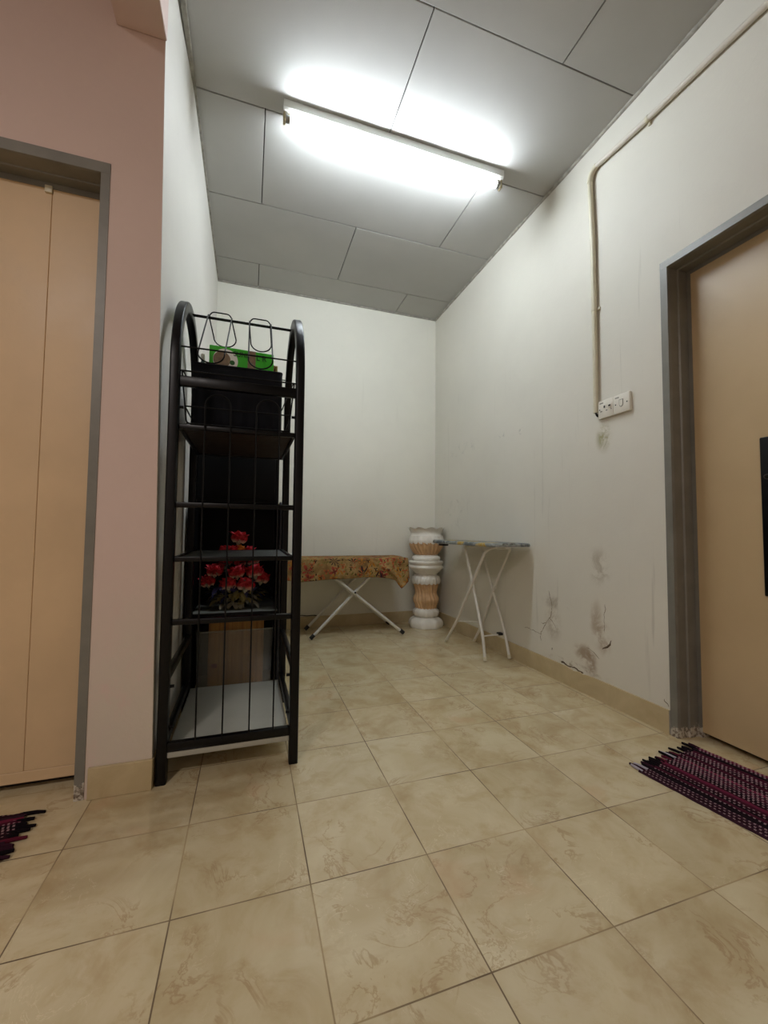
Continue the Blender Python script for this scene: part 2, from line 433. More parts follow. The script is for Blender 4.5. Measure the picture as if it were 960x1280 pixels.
# ------------------------------------------------------------------ mesh helpers
class MB:
    def __init__(s): s.bm = bmesh.new()
    def box(s, lo, hi, bev=0.0, seg=2):
        b = bmesh.new()
        bmesh.ops.create_cube(b, size=1.0)
        lo = Vector(lo); hi = Vector(hi)
        sz = hi - lo; c = (hi + lo) / 2
        for v in b.verts: v.co = Vector((v.co.x * sz.x, v.co.y * sz.y, v.co.z * sz.z)) + c
        if bev: bmesh.ops.bevel(b, geom=b.edges[:], offset=bev, segments=seg, profile=0.5, affect='EDGES')
        s.merge(b); return s
    def merge(s, b, mat=None):
        if mat is not None: b.transform(mat)
        me = bpy.data.meshes.new('tmp'); b.to_mesh(me); b.free()
        s.bm.from_mesh(me); bpy.data.meshes.remove(me)
    def tube(s, pts, r, n=10, closed=False, cap=True):
        """sweep a circle (or ellipse via r=(ra,rb)) along points"""
        s.sweep(pts, [(math.cos(2 * PI * i / n), math.sin(2 * PI * i / n)) for i in range(n)], r, closed, cap); return s
    def sweep(s, pts, prof, r=1.0, closed=False, cap=True, ref=None):
        P = [Vector(p) for p in pts]
        N = len(P)
        rings = []
        prev = None
        for i in range(N):
            if closed: t = (P[(i + 1) % N] - P[i - 1])
            else: t = P[min(i + 1, N - 1)] - P[max(i - 1, 0)]
            t.normalize()
            if ref is not None:
                a = Vector(ref) - t * t.dot(Vector(ref)); a.normalize()
            elif prev is None:
                a = Vector((0, 0, 1)) if abs(t.z) < 0.9 else Vector((1, 0, 0))
                a = a - t * t.dot(a); a.normalize()
            else:
                a = prev - t * t.dot(prev); a.normalize()
            prev = a
            b = t.cross(a)
            rr = r[i] if isinstance(r, (list, tuple)) else r
            rings.append([s.bm.verts.new(P[i] + a * u * rr + b * v * rr) for u, v in prof])
        K = len(prof)
        for i in range(N if closed else N - 1):
            A = rings[i]; B = rings[(i + 1) % N]
            for k in range(K):
                s.bm.faces.new((A[k], A[(k + 1) % K], B[(k + 1) % K], B[k]))
        if cap and not closed:
            s.bm.faces.new(rings[0][::-1]); s.bm.faces.new(rings[-1])
        return s
    def lathe(s, prof, n=48, f=None, cap0=True, cap1=True):
        """prof: (r,z); f(theta,i)->(dr,dz)"""
        rings = []
        for i, (r, z) in enumerate(prof):
            ring = []
            for k in range(n):
                th = 2 * PI * k / n
                dr, dz = f(th, i) if f else (0, 0)
                ring.append(s.bm.verts.new(((r + dr) * math.cos(th), (r + dr) * math.sin(th), z + dz)))
            rings.append(ring)
        for i in range(len(rings) - 1):
            for k in range(n):
                s.bm.faces.new((rings[i][k], rings[i][(k + 1) % n], rings[i + 1][(k + 1) % n], rings[i + 1][k]))
        if cap0: s.bm.faces.new(rings[0][::-1])
        if cap1: s.bm.faces.new(rings[-1])
        return s
    def prism(s, poly, lo, hi, axis=1):
        """extrude a polygon (2-D) along axis from lo to hi"""
        def mk(u, v, w):
            return {0: (w, u, v), 1: (u, w, v), 2: (u, v, w)}[axis]
        A = [s.bm.verts.new(mk(u, v, lo)) for u, v in poly]
        B = [s.bm.verts.new(mk(u, v, hi)) for u, v in poly]
        n = len(poly)
        for k in range(n): s.bm.faces.new((A[k], A[(k + 1) % n], B[(k + 1) % n], B[k]))
        s.bm.faces.new(A[::-1]); s.bm.faces.new(B)
        return s
    def disc(s, c, r, axis, th, n=24):
        b = bmesh.new()
        bmesh.ops.create_cone(b, segments=n, radius1=r, radius2=r, depth=th, cap_ends=True)
        rot = {0: Matrix.Rotation(PI / 2, 4, 'Y'), 1: Matrix.Rotation(PI / 2, 4, 'X'), 2: Matrix.Identity(4)}[axis]
        s.merge(b, Matrix.Translation(Vector(c)) @ rot); return s
    def grid(s, f, nu, nv):
        V = [[s.bm.verts.new(f(i / nu, j / nv)) for j in range(nv + 1)] for i in range(nu + 1)]
        for i in range(nu):
            for j in range(nv):
                s.bm.faces.new((V[i][j], V[i + 1][j], V[i + 1][j + 1], V[i][j + 1]))
        return s
    def build(s, name, mat, parent=None, loc=None, smooth=True, angle=0.6, solid=0.0):
        bmesh.ops.recalc_face_normals(s.bm, faces=s.bm.faces[:])
        me = bpy.data.meshes.new(name)
        s.bm.to_mesh(me); s.bm.free()
        if isinstance(mat, (list, tuple)):
            for q in mat: me.materials.append(q)
        else: me.materials.append(mat)
        if smooth:
            me.polygons.foreach_set('use_smooth', [True] * len(me.polygons))
            try: me.set_sharp_from_angle(angle=angle)
            except Exception: pass
        o = bpy.data.objects.new(name, me)
        COL.objects.link(o)
        if parent is not None: o.parent = parent
        if loc is not None: o.location = loc
        if solid:
            md = o.modifiers.new('thickness', 'SOLIDIFY'); md.thickness = solid; md.offset = 0
        return o

def tag(o, label=None, cat=None, group=None, kind=None):
    if label: o['label'] = label
    if cat: o['category'] = cat
    if group: o['group'] = group
    if kind: o['kind'] = kind
    return o
def thing(name, label, cat, loc=(0, 0, 0), rz=0.0, group=None):
    o = bpy.data.objects.new(name, None)
    o.empty_display_size = 0.05
    COL.objects.link(o)
    o.location = loc; o.rotation_euler = (0, 0, rz)
    return tag(o, label, cat, group)
def struct(o):
    o['kind'] = 'structure'; return o
def text_part(name, body, size, mat, parent, loc, rot, depth=0.0004, sx=1.0):
    cu = bpy.data.curves.new(name, 'FONT')
    cu.body = body; cu.size = size; cu.extrude = depth; cu.offset = size * .02; cu.align_x = 'LEFT'
    tmp = bpy.data.objects.new('tmp_text', cu)
    COL.objects.link(tmp)
    dg = bpy.context.evaluated_depsgraph_get()
    me = bpy.data.meshes.new_from_object(tmp.evaluated_get(dg))
    bpy.data.objects.remove(tmp, do_unlink=True)
    me.materials.clear(); me.materials.append(mat)
    o = bpy.data.objects.new(name, me)
    COL.objects.link(o)
    o.parent = parent; o.location = loc; o.rotation_euler = rot; o.scale = (sx, 1, 1)
    return o
def arc(c, r, a0, a1, n, ax=('x', 'z')):
    out = []
    for i in range(n + 1):
        a = a0 + (a1 - a0) * i / n
        p = list(c)
        p['xyz'.index(ax[0])] += r * math.cos(a)
        p['xyz'.index(ax[1])] += r * math.sin(a)
        out.append(tuple(p))
    return out
def rounded(pts, r, n=5):
    """round the corners of an open polyline"""
    P = [Vector(p) for p in pts]
    out = [P[0]]
    for i in range(1, len(P) - 1):
        a = (P[i - 1] - P[i]); b = (P[i + 1] - P[i])
        rr = min(r, a.length * 0.45, b.length * 0.45)
        A = P[i] + a.normalized() * rr; B = P[i] + b.normalized() * rr
        for k in range(n + 1):
            t = k / n
            out.append(A * (1 - t) ** 2 + P[i] * 2 * t * (1 - t) + B * t * t)
    out.append(P[-1])
    return out

# ================================================================== THE ROOM
XW, YN = -3.0, -3.0          # far ends of the living area behind the camera
struct(MB().box((XW - .2, YN - .2, -0.1), (XR + .45, YB + .2, 0)).build('floor', M_FLOOR, smooth=False))
# back wall
struct(MB().box((XW, YB, 0), (XR + .2, YB + .15, H + .1)).build('wall_back', M_WB, smooth=False))
# right wall with a door opening
DY1, DY0, DTOP = 0.266, -0.66, 1.972
mb = MB()
mb.box((XR, DY1, 0), (XR + .14, YB, H + .1))
mb.box((XR, YN, 0), (XR + .14, DY0, H + .1))
mb.box((XR, DY0, DTOP), (XR + .14, DY1, H + .1))
struct(mb.build('wall_right', M_WR, smooth=False))
WALL_R = bpy.data.objects['wall_right']
M_CRACK = simple('cracked_plaster', (108, 92, 70), 0.8, var=0.4, scale=60)
M_SCUFF = simple('dark_scuff', (84, 68, 50), 0.8, var=0.3, scale=60)
def crack(pts, w, mat, seed, name='crack'):
    rnd = random.Random(seed)
    P = []
    for (y0, z0), (y1, z1) in zip(pts[:-1], pts[1:]):
        n = max(2, int(math.hypot(y1 - y0, z1 - z0) / .010))
        for k in range(n):
            t = k / n
            P.append((y0 + (y1 - y0) * t + rnd.uniform(-.0045, .0045), z0 + (z1 - z0) * t + rnd.uniform(-.0045, .0045)))
    P.append(pts[-1])
    mb = MB()
    V = []
    for i, (y, z) in enumerate(P):
        a = P[max(0, i - 1)]; b = P[min(len(P) - 1, i + 1)]
        d = Vector((b[0] - a[0], b[1] - a[1])); d.normalize()
        ww = w * rnd.uniform(.35, 1.1) * (0.35 if i in (0, len(P) - 1) else 1)
        V.append([mb.bm.verts.new((XR - .0004, y - d.y * ww, z + d.x * ww)), mb.bm.verts.new((XR - .0009, y, z)), mb.bm.verts.new((XR - .0004, y + d.y * ww, z - d.x * ww))])
    for A, B in zip(V[:-1], V[1:]):
        mb.bm.faces.new((A[0], A[1], B[1], B[0])); mb.bm.faces.new((A[1], A[2], B[2], B[1]))
    mb.build(name, mat, WALL_R)
for i, (pts, w_, m_) in enumerate([
    ([(0.988, 0.483), (0.969, 0.438), (0.96, 0.371), (0.98, 0.33), (1.006, 0.297), (1.043, 0.247), (1.059, 0.209), (1.054, 0.178)], .0022, M_CRACK),
    ([(0.98, 0.33), (0.946, 0.303), (0.932, 0.283)], .0018, M_CRACK),
    ([(1.203, 0.228), (1.14, 0.225), (1.091, 0.222), (1.051, 0.218)], .0018, M_CRACK),
    ([(1.006, 0.297), (1.032, 0.285), (1.053, 0.287)], .0018, M_CRACK),
    ([(0.961, 0.164), (0.964, 0.150)], .0030, M_SCUFF),
    ([(0.612, 0.252), (0.581, 0.268), (0.563, 0.287), (0.556, 0.307)], .0050, M_SCUFF),
    ([(0.898, 0.108), (0.848, 0.104), (0.783, 0.101), (0.732, 0.097)], .0050, M_SCUFF),
    ([(0.301, 0.131), (0.285, 0.121), (0.278, 0.108)], .0040, M_SCUFF),
    ([(0.588, 0.469), (0.594, 0.409), (0.597, 0.337)], .0014, M_CRACK),
    ([(0.71, 0.235), (0.662, 0.218), (0.629, 0.199)], .0016, M_CRACK)]):
    crack(pts, w_, m_, 60 + i)
# left partition: its front edge leans a little, as plastered
def xf(z): return -0.428 - 0.034 * min(z, 2.48) / 2.2
mb = MB()
nz, ny = 24, 16
def lw(i, j):
    y = YF + (YB - YF) * i; z = (H + .05) * j
    k = max(0.0, 1 - i / 0.28)
    k = k * k * (3 - 2 * k)
    return Vector((XL * (1 - k) + xf(z) * k, y, z))
mb.grid(lw, ny, nz)
fr = [v for v in mb.bm.verts]
ret = bmesh.ops.extrude_face_region(mb.bm, geom=mb.bm.faces[:])
for v in [e for e in ret['geom'] if isinstance(e, bmesh.types.BMVert)]: v.co.x = -0.62
struct(mb.build('wall_left', M_WL, smooth=True, angle=0.5))
# pinkish front wall (faces the living area) with its door opening; the strip at the partition's end follows its edge
LX1, LX0, LTOP = -0.612, -1.50, 2.000
mb = MB()
def strip(i, j):
    z = (H + .05) * j
    return Vector((LX1 + (xf(z) - 0.0005 - LX1) * i, YF - 0.0015, z))
mb.grid(strip, 2, nz)
ret = bmesh.ops.extrude_face_region(mb.bm, geom=mb.bm.faces[:])
for v in [e for e in ret['geom'] if isinstance(e, bmesh.types.BMVert)]: v.co.y = YF + 0.0005
mb.box((LX0, YF - .0015, LTOP), (LX1, YF + .14, H + .05))
mb.box((XW, YF - .0015, 0), (LX0, YF + .14, H + .05))
struct(mb.build('wall_front', M_PINK, smooth=False))
# beam carrying on over the opening towards the camera
struct(MB().box((-0.611, YN, 2.484), (-0.4605, YF - .0015, H + .05), bev=.004).build('trim_1', M_PINK, smooth=False))
# rest of the living area
struct(MB().box((XW - .15, YN, 0), (XW, YB, H + .1)).build('wall_hall', M_HALL, smooth=False))
struct(MB().box((XW, YN - .15, 0), (XR + .14, YN, H + .1)).build('wall_near', M_HALL, smooth=False))

# ceiling: boards with open joints
PW, PD, OX, OY = 1.21512, 0.610097, -0.128138, 2.202281
mb = MB()
g = 0.0028
def panel_row(k, shift):
    y1 = OY + k * PD + PD; y0 = OY + k * PD
    y1 = min(y1, YB + .02)
    n0 = int(math.floor((XW - OX) / PW)) - 1
    for i in range(n0, 3):
        x0 = OX + (i + shift) * PW; x1 = x0 + PW
        x0 = max(x0, XW - .1); x1 = min(x1, XR + .1)
        if x1 - x0 < .02: continue
        dz = random.uniform(0, 0.0015)
        mb.box((x0 + g, y0 + g, H + dz), (x1 - g, y1 - g, H + .012), bev=.0012, seg=1)
for k in range(0, -10, -1):
    panel_row(k, 0.0 if k % 2 == 0 else (0.0 if False else 0.5))
# rows: back row (k=0) joints at OX; next row offset by half; and so on towards the camera
ceil = struct(mb.build('ceiling', M_CEIL, smooth=False))
struct(MB().box((XW - .1, YN - .1, H + .014), (XR + .13, YB + .1, H + .05)).build('trim_2', M_GAP, smooth=False))
# thin bead along the ceiling edges
mb = MB()
mb.box((XL, YB - .012, H - .012), (XR, YB, H), bev=.003)
struct(mb.build('trim_3', M_CORN, smooth=False))
mb = MB()
random.seed(3)
def bead(i, j):
    y = YN + (YB - .012 - YN) * i
    n = mnoise.noise(Vector((y * 9, 0, 1.3))) * 0.004
    a = j * PI / 2
    r = 0.013 + n
    return Vector((XR + .0005 - r * math.cos(a), y, H + .0005 - r * math.sin(a)))
mb.grid(bead, 240, 5)
struct(mb.build('trim_4', M_CORN))
struct(MB().box((XL - .01, YF + .1, H - .010), (XL + .011, YB - .012, H), bev=.003).build('trim_5', M_CORN, smooth=False))

# skirting tiles
SK = 0.098
struct(MB().box((XL, YB - .010, 0), (XR, YB, SK), bev=.002).build('baseboard_back', M_SKIRT, smooth=False))
mb = MB()
def sk(i, j):
    y = DY1 + .005 + (YB - .01 - DY1 - .005) * i
    ch = 0.0
    n = mnoise.noise(Vector((y * 30, 2.1, 0))) 
    for c, wd, d in ((0.80, .05, .016), (0.73, .03, .010), (0.69, .02, .006)):
        ch += d * max(0, 1 - abs(y - c) / wd) * (0.7 + 0.6 * n)
    top = SK - max(0, ch)
    return Vector((XR - .010 if j < .99 else XR - .0095, y, top * min(1, j / 0.9)) if j < .95 else (XR + .002, y, top))
mb.grid(sk, 220, 10)
struct(mb.build('baseboard_right', M_SKIRT, smooth=False))
mb = MB()
mb.box((-0.600, YF - .0125, 0), (xf(0) + .002, YF - .0015, 0.094), bev=.002)
struct(mb.build('baseboard_front', M_SKIRT, smooth=False))
struct(MB().box((xf(0.05) - .006, YF, 0), (xf(0.05) + .0035, YF + .35, 0.090)).build('baseboard_left', M_SKIRT, smooth=False))

# ---------------------------------------------------------------- doors
def door_frame_profile(mbx, pts_fn):
    pass
# right door
d2 = struct(thing('door_2', None, None, (XR, 0, 0)))
mb = MB()
XFc = -0.006     # frame stands slightly proud of the plaster
def rframe(mb, y0, y1, s):
    """jamb, y0 = outer edge, growing by s towards the opening; stepped profile in (x,y)"""
    poly = [(XFc, y0), (XFc, y0 + s * .030), (0.004, y0 + s * .034), (0.046, y0 + s * .034), (0.050, y0 + s * .040), (0.096, y0 + s * .040), (0.096, y0 + s * .055), (0.139, y0 + s * .055), (0.139, y0)]
    return poly
b = rframe(mb, DY1 + .002, 0, -1)
mb.prism(b, 0, DTOP + .003, axis=2)
b2 = rframe(mb, DY0 - .002, 0, 1)
mb.prism(b2, 0, DTOP + .003, axis=2)
# header: same profile turned
zt = DTOP + .003
polyh = [(XFc - .0005, zt), (XFc - .0005, zt - .030), (0.004, zt - .034), (0.046, zt - .034), (0.050, zt - .040), (0.0955, zt - .040), (0.0955, zt - .055), (0.1385, zt - .055), (0.1385, zt)]
A = [mb.bm.verts.new((u, DY0 - .002, v)) for u, v in polyh]
B = [mb.bm.verts.new((u, DY1 + .002, v)) for u, v in polyh]
for k in range(len(polyh)):
    mb.bm.faces.new((A[k], A[(k + 1) % len(polyh)], B[(k + 1) % len(polyh)], B[k]))
mb.bm.faces.new(A); mb.bm.faces.new(B[::-1])
mb.build('door_frame', M_FRAME, d2, smooth=False)
lf = MB().box((0.098, DY0 + .050, 0.022), (0.136, DY1 - .0395, DTOP - .034), bev=.002).build('door_leaf', M_DOOR_R, d2, smooth=False)
hp = MB().box((0.088, -0.105, 0.60), (0.0985, -0.0175, 1.168), bev=.004, seg=3)
hpo = hp.build('handle_plate', M_BLACK, lf)
mb = MB(); mb.tube(rounded([(0.09, -0.055, 1.02), (0.045, -0.055, 1.02), (0.045, -0.165, 1.02)], .015), .0085, 12)
mb.build('lever', M_BLACK, hpo)
struct(MB().box((XR + .139, DY0 - .05, 0.0005), (XR + .20, DY1 + .05, H)).build('dark_backing', M_DARK, smooth=False))  # dark sheet behind the leaf; its colour stands in for shade in the gap
# left door
d1 = struct(thing('door_1', None, None, (0, YF, 0)))
def lprof(e, s):
    return [(e, -.004), (e + s * .026, -.004), (e + s * .028, 0.002), (e + s * .028, .050), (e + s * .032, .054), (e + s * .032, .092), (e + s * .05, .092), (e + s * .05, .138), (e, .138)]
mb = MB()
mb.prism(lprof(LX1 + .002, -1), 0, LTOP + .002, axis=2)
mb.prism(lprof(LX0 - .002, 1), 0, LTOP + .002, axis=2)
zt = LTOP + .002
poly = [(-.0045, zt), (-.0045, zt - .035), (0.002, zt - .037), (0.052, zt - .037), (0.054, zt - .041), (0.0915, zt - .041), (0.0915, zt - .06), (0.1375, zt - .06), (0.1375, zt)]
A = [mb.bm.verts.new((LX0 - .002, u, v)) for u, v in poly]
B = [mb.bm.verts.new((LX1 + .002, u, v)) for u, v in poly]
for k in range(len(poly)):
    mb.bm.faces.new((A[k], A[(k + 1) % len(poly)], B[(k + 1) % len(poly)], B[k]))
mb.bm.faces.new(A); mb.bm.faces.new(B[::-1])
mb.build('door_frame', M_FRAME, d1, smooth=False)
# leaf of boards with fine vertical grooves
mb = MB()
gx = [LX1 - .0325, -0.802, -0.955, -1.11, -1.265, LX0 + .0325]
for a, b_ in zip(gx[:-1], gx[1:]):
    mb.box((b_ + .0006, .094, 0.063), (a - .0006, .125, LTOP - .040), bev=.0012, seg=1)
mb.box((LX0 + .033, .0945, 0.028), (LX1 - .033, .1245, 0.062), bev=.0015, seg=1)
mb.box((LX0 + .034, .097, 0.03), (LX1 - .034, .124, LTOP - .041))
dl = mb.build('door_leaf', M_DOOR_L, d1, smooth=False)
MB().box((-0.822, .086, LTOP - .075), (-0.800, .0945, LTOP - .050), bev=.003).build('door_catch', M_IVORY, dl)
for q in ((-0.655, LTOP - .07), (-0.654, .062), (-0.656, 1.55), (-0.656, 0.9), (-0.657, 0.5)):
    MB().disc((q[0], .0935, q[1]), .0035, 1, .002, 12).build('screw_head', M_RUBBER, dl)
struct(MB().box((LX0 - .1, YF + .139, 0.0005), (LX1 + .05, YF + .2, H)).build('dark_backing_left', M_DARK, smooth=False))  # same dark sheet, shade behind the left leaf put into its colour

# ================================================================== CEILING LIGHT
M_TUBE = NT('glowing_tube')
M_TUBE.b.inputs['Base Color'].default_value = (0.9, 0.9, 0.9, 1)
M_TUBE.b.inputs['Emission Color'].default_value = TUBE_COLOR + (1,)
M_TUBE.b.inputs['Emission Strength'].default_value = TUBE_STRENGTH
lt = thing('fluorescent_batten', 'white fluorescent batten with a single glowing tube on the ceiling', 'light', (0.555, 0.935, H))
mb = MB()
hl = 0.602
mb.prism([(-.034, 0), (-.032, -.034), (-.024, -.042), (.024, -.042), (.032, -.034), (.034, 0)], -hl, hl, axis=0)
mb.build('batten_body', M_BATTEN, lt, smooth=False)
mb = MB(); mb.tube([(-hl + .028, 0, -.063), (hl - .028, 0, -.063)], .0165, 20)
mb.build('tube', M_TUBE.m, lt)
for s in (-1, 1):
    mb = MB()
    mb.box((s * (hl - .006) - .006, -.015, -.088), (s * (hl - .006) + .006, .015, -.038), bev=.004, seg=3)
    hd = mb.build('lamp_holder', M_HOLDER, lt)
    mb = MB(); mb.tube([(s * (hl - .012), 0, -.063), (s * (hl - .034), 0, -.063)], .0175, 20)
    mb.build('end_cap', M_METAL, hd)
    mb = MB(); mb.box((s * (hl - .030) - .010, -.010, -.052), (s * (hl - .030) + .010, .010, -.040), bev=.002)
    mb.build('spring_clip', M_HOLDER, hd)

# ================================================================== CONDUIT AND SOCKETS
cdt = thing('cable_conduit', 'ivory pipe running below the ceiling and down the right wall to the sockets', 'conduit', (XR, 0.6, 1.42))
mb = MB()
xo = -0.0152
# relative to (XR, .6, 1.42)
pth = [(xo, .0105, 0.0), (xo, .0105, .28), (xo, .0115, .55), (xo, .014, .90), (xo, .021, 1.09), (xo, .026, 1.22)]
mb.tube(pth, .0125, 14)
mb.build('vertical_pipe', M_IVORY, cdt)
mb = MB()
bend = []
for i in range(9):
    a = PI * 0.5 * i / 8
    bend.append((xo, .026 - .045 + .045 * math.cos(a), 1.215 + .055 * math.sin(a)))
mb.tube(bend, .0145, 14)
mb.build('bend', M_IVORY, cdt)
mb = MB()
mb.tube([(xo, -.015, 1.270), (xo, -.14, 1.256), (xo, -.30, 1.240), (xo, -.54, 1.226), (xo, -.735, 1.212), (xo, -1.3, 1.195), (xo, -3.4, 1.17)], .0125, 14)
mb.build('horizontal_pipe', M_PIPE_W, cdt)
for (y, z, vert) in ((.0115, .53, True), (-.30, 1.240, False)):
    mb = MB()
    if vert: mb.tube([(xo, y, z - .006), (xo, y, z + .006)], .0145, 14); mb.box((xo + .006, y - .026, z - .006), (-.0003, y + .026, z + .006), bev=.001)
    else: mb.tube([(xo, y - .006, z), (xo, y + .006, z)], .0145, 14); mb.box((xo + .006, y - .006, z - .026), (-.0003, y + .006, z + .026), bev=.001)
    mb.build('saddle_clip', M_IVORY, cdt)
MB().tube([(-.010, .003, .012), (-.013, .016, .004), (-.008, .014, -.012), (-.006, .008, -.018)], .004, 8).build('loose_wire', M_RUBBER, cdt)
MB().tube([(-.010, .004, .008), (-.020, .010, -.004), (-.008, .006, -.012)], .003, 8).build('loose_wire', M_RUBBER, cdt)

so = thing('power_socket', 'white three pin power socket at the foot of the ivory pipe', 'socket', (XR, 0.5530, 1.427))
M = MB(); M.box((-.016, -.0445, -.0445), (0, .0445, .0445), bev=.003, seg=2)
fp = M.build('face_plate', M_WHITE_PL, so)
MB().box((-.0165, .004 - .002, .004), (-.0155, .004 + .006, .016)).build('pin_slot', M_HOLE, fp)
MB().box((-.0165, .020, -.012), (-.0155, .030, -.0085)).build('pin_slot', M_HOLE, fp)
MB().box((-.0165, -.012, -.012), (-.0155, -.002, -.0085)).build('pin_slot', M_HOLE, fp)
MB().disc((-.016, .034, 0), .003, 0, .001, 12).build('screw', M_HOLE, fp)
mb = MB(); mb.box((-.0205, -.035, -.002), (-.0155, -.020, .016), bev=.001)
sw = mb.build('rocker_switch', M_WHITE_PL, fp)
mb = MB(); mb.box((-.0209, -.034, .004), (-.0203, -.021, .011))
mb.build('switch_mark', M_HOLE, sw)
MB().box((-.0164, .012, .028), (-.0159, .034, .033)).build('printed_mark', M_PRINT, fp)
MB().disc((-.016, -.034, -.010), .003, 0, .001, 12).build('screw', M_PRINT, fp)
so2 = thing('blank_plate', 'white cover plate with an oval outlet, right of the power socket', 'cover plate', (XR, 0.4630, 1.427))
M = MB(); M.box((-.016, -.0445, -.0445), (0, .0445, .0445), bev=.003, seg=2)
fp = M.build('face_plate', M_WHITE_PL, so2)
MB().disc((-.0162, .031, -.001), .0032, 0, .0012, 12).build('screw_hole', M_HOLE, fp)
MB().disc((-.0162, -.031, -.001), .0032, 0, .0012, 12).build('screw_hole', M_HOLE, fp)
mb = MB()
mb.prism([(.011, .018), (-.011, .018), (-.011, -.004), (-.008, -.013), (0, -.018), (.008, -.013), (.011, -.004)], -.0175, -.0155, axis=0)
ou = mb.build('outlet', M_PRINT, fp)
mb = MB()
mb.prism([(.0085, .0155), (-.0085, .0155), (-.0085, -.004), (-.006, -.011), (0, -.015), (.006, -.011), (.0085, -.004)], -.0185, -.0172, axis=0)
mb.build('outlet_face', M_WHITE_PL, ou)
MB().box((-.0164, .012, .028), (-.0159, .034, .033)).build('printed_mark', M_PRINT, fp)

# ================================================================== BLACK RACK
RX0, RX1, RY0, RY1 = -0.405, 0.012, 0.530, 1.068
rk = thing('storage_rack', 'tall black metal rack with arched top and wire panels beside the left wall', 'rack', (0, 0, 0))
tx, ty = 0.0155, 0.025
rectp = [(-1, -1), (1, -1), (1, 1), (-1, 1)]
def tubeprof(ax, ay, r=.35, n=3):
    out = []
    for cx, cy, a0 in ((1, 1, 0), (-1, 1, PI / 2), (-1, -1, PI), (1, -1, 1.5 * PI)):
        for k in range(n + 1):
            a = a0 + PI / 2 * k / n
            out.append((cx * (ax - ax * r) + ax * r * math.cos(a), cy * (ay - ax * r) + ax * r * math.sin(a)))
    return out
Z0, AB = 1.385, 0.302
for X in (RX0, RX1):
    pts = [(X, RY0, 0.0), (X, RY0, 0.5), (X, RY0, 1.0), (X, RY0, Z0)]
    yc = (RY0 + RY1) / 2; ra = (RY1 - RY0) / 2
    for k in range(1, 28):
        a = PI * k / 28
        pts.append((X, yc - ra * math.cos(a), Z0 + AB * math.sin(a)))
    pts += [(X, RY1, Z0), (X, RY1, 1.0), (X, RY1, 0.5), (X, RY1, 0.0)]
    mb = MB(); mb.sweep(pts, tubeprof(tx, .020), 1.0, ref=(1, 0, 0))
    mb.build('side_frame', M_BLACK, rk, angle=0.9)
    # lower side rails
    mb = MB(); sx = X + (.004 if X < -.2 else -.004)
    mb.box((sx - .010, RY0, .318), (sx + .010, RY1, .348), bev=.003)
    mb.build('side_rail', M_BLACK, rk)
    mb = MB()
    mb.box((sx - .010, RY0, .112), (sx + .010, RY1, .142), bev=.003)
    mb.build('side_rail', M_BLACK, rk)
    # bolts
    ix = X + (tx + .004) * (1 if X < -.2 else -1)
    for q in ((RY0, .30), (RY0, .17), (RY0, 1.235)):
        mb = MB(); mb.disc((ix, q[0] + .01, q[1]), .005, 0, .016, 10); mb.build('bolt', M_BLACK, rk)
ixl, ixr = RX0 + tx - .002, RX1 - tx + .002
def rail(y, z, h=.022, d=.022):
    mb = MB(); mb.box((ixl, y - d / 2, z - h / 2), (ixr, y + d / 2, z + h / 2), bev=.003); mb.build('cross_rail', M_BLACK, rk)
rail(RY0 - .004, .112, .030)
rail(RY0, .511, .018); rail(RY0, .900, .018)
rail(RY0, 1.322, .034); 
# bottom board
MB().box((ixl + .002, RY0 - .012, .078), (ixr - .002, RY1 + .012, .100), bev=.003).build('bottom_board', M_BOARD, rk)
# slatted/mesh shelves
def shelf(z, y0, y1, name, mat, lip):
    mb = MB()
    x0, x1 = ixl, ixr
    mb.box((x0, y0, z - .012), (x1, y0 + .014, z + .004), bev=.002)
    mb.box((x0, y1 - .012, z - .010), (x1, y1, z + .002), bev=.002)
    mb.box((x0, y0 + .014, z - .012), (x0 + .012, y1 - .012, z + .006), bev=.002)
    mb.box((x1 - .012, y0 + .014, z - .012), (x1, y1 - .012, z + .006), bev=.002)
    fr_ = mb.build('shelf_frame', M_BLACK, rk)
    mb = MB()
    n = 30
    for i in range(n):
        yy = y0 + .016 + (y1 - y0 - .032) * i / (n - 1)
        mb.box((x0 + .012, yy - .0068, z - .004), (x1 - .012, yy + .0068, z), bev=.001, seg=1)
    mb.build(name, mat, fr_)
shelf(.722, RY0 - .01, RY1, 'shelf_mesh', M_SHELFM, 0)
M_SLAT = simple('dark_brown_slats', (40, 28, 22), 0.5, var=0.25, scale=20)
shelf(1.170, RY0 - .006, RY1 - .01, 'shelf_slats', M_SLAT, 0)
# front wire panel: two long hoops and wires across
WR = .0026
for xa, xb in ((-0.307, -0.2245), (-0.139, -0.0595)):
    r = (xb - xa) / 2
    pts = [(xa, RY0 - .013, .118), (xa, RY0 - .013, .7)] + arc(((xa + xb) / 2, RY0 - .013, 1.283 - r), r, PI, 0, 14) + [(xb, RY0 - .013, .7), (xb, RY0 - .013, .118)]
    MB().tube(pts, WR, 8).build('wire_hoop', M_WIRE, rk)
def wire(p, r=WR): MB().tube(p, r, 8).build('cross_wire', M_WIRE, rk)
wire([(ixl, RY0, 1.443), (ixr, RY0, 1.443)], .003)
wire([(ixl, RY0 - .006, 1.357), (ixr, RY0 - .006, 1.357)], .003)
wire([(ixl, .775, 1.678), (ixr, .775, 1.678)], .0032)
wire([(ixl, .80, 1.685), (ixr, .80, 1.685)], .0032)
wire([(ixl, RY1 - .03, 1.55), (ixr, RY1 - .03, 1.55)])
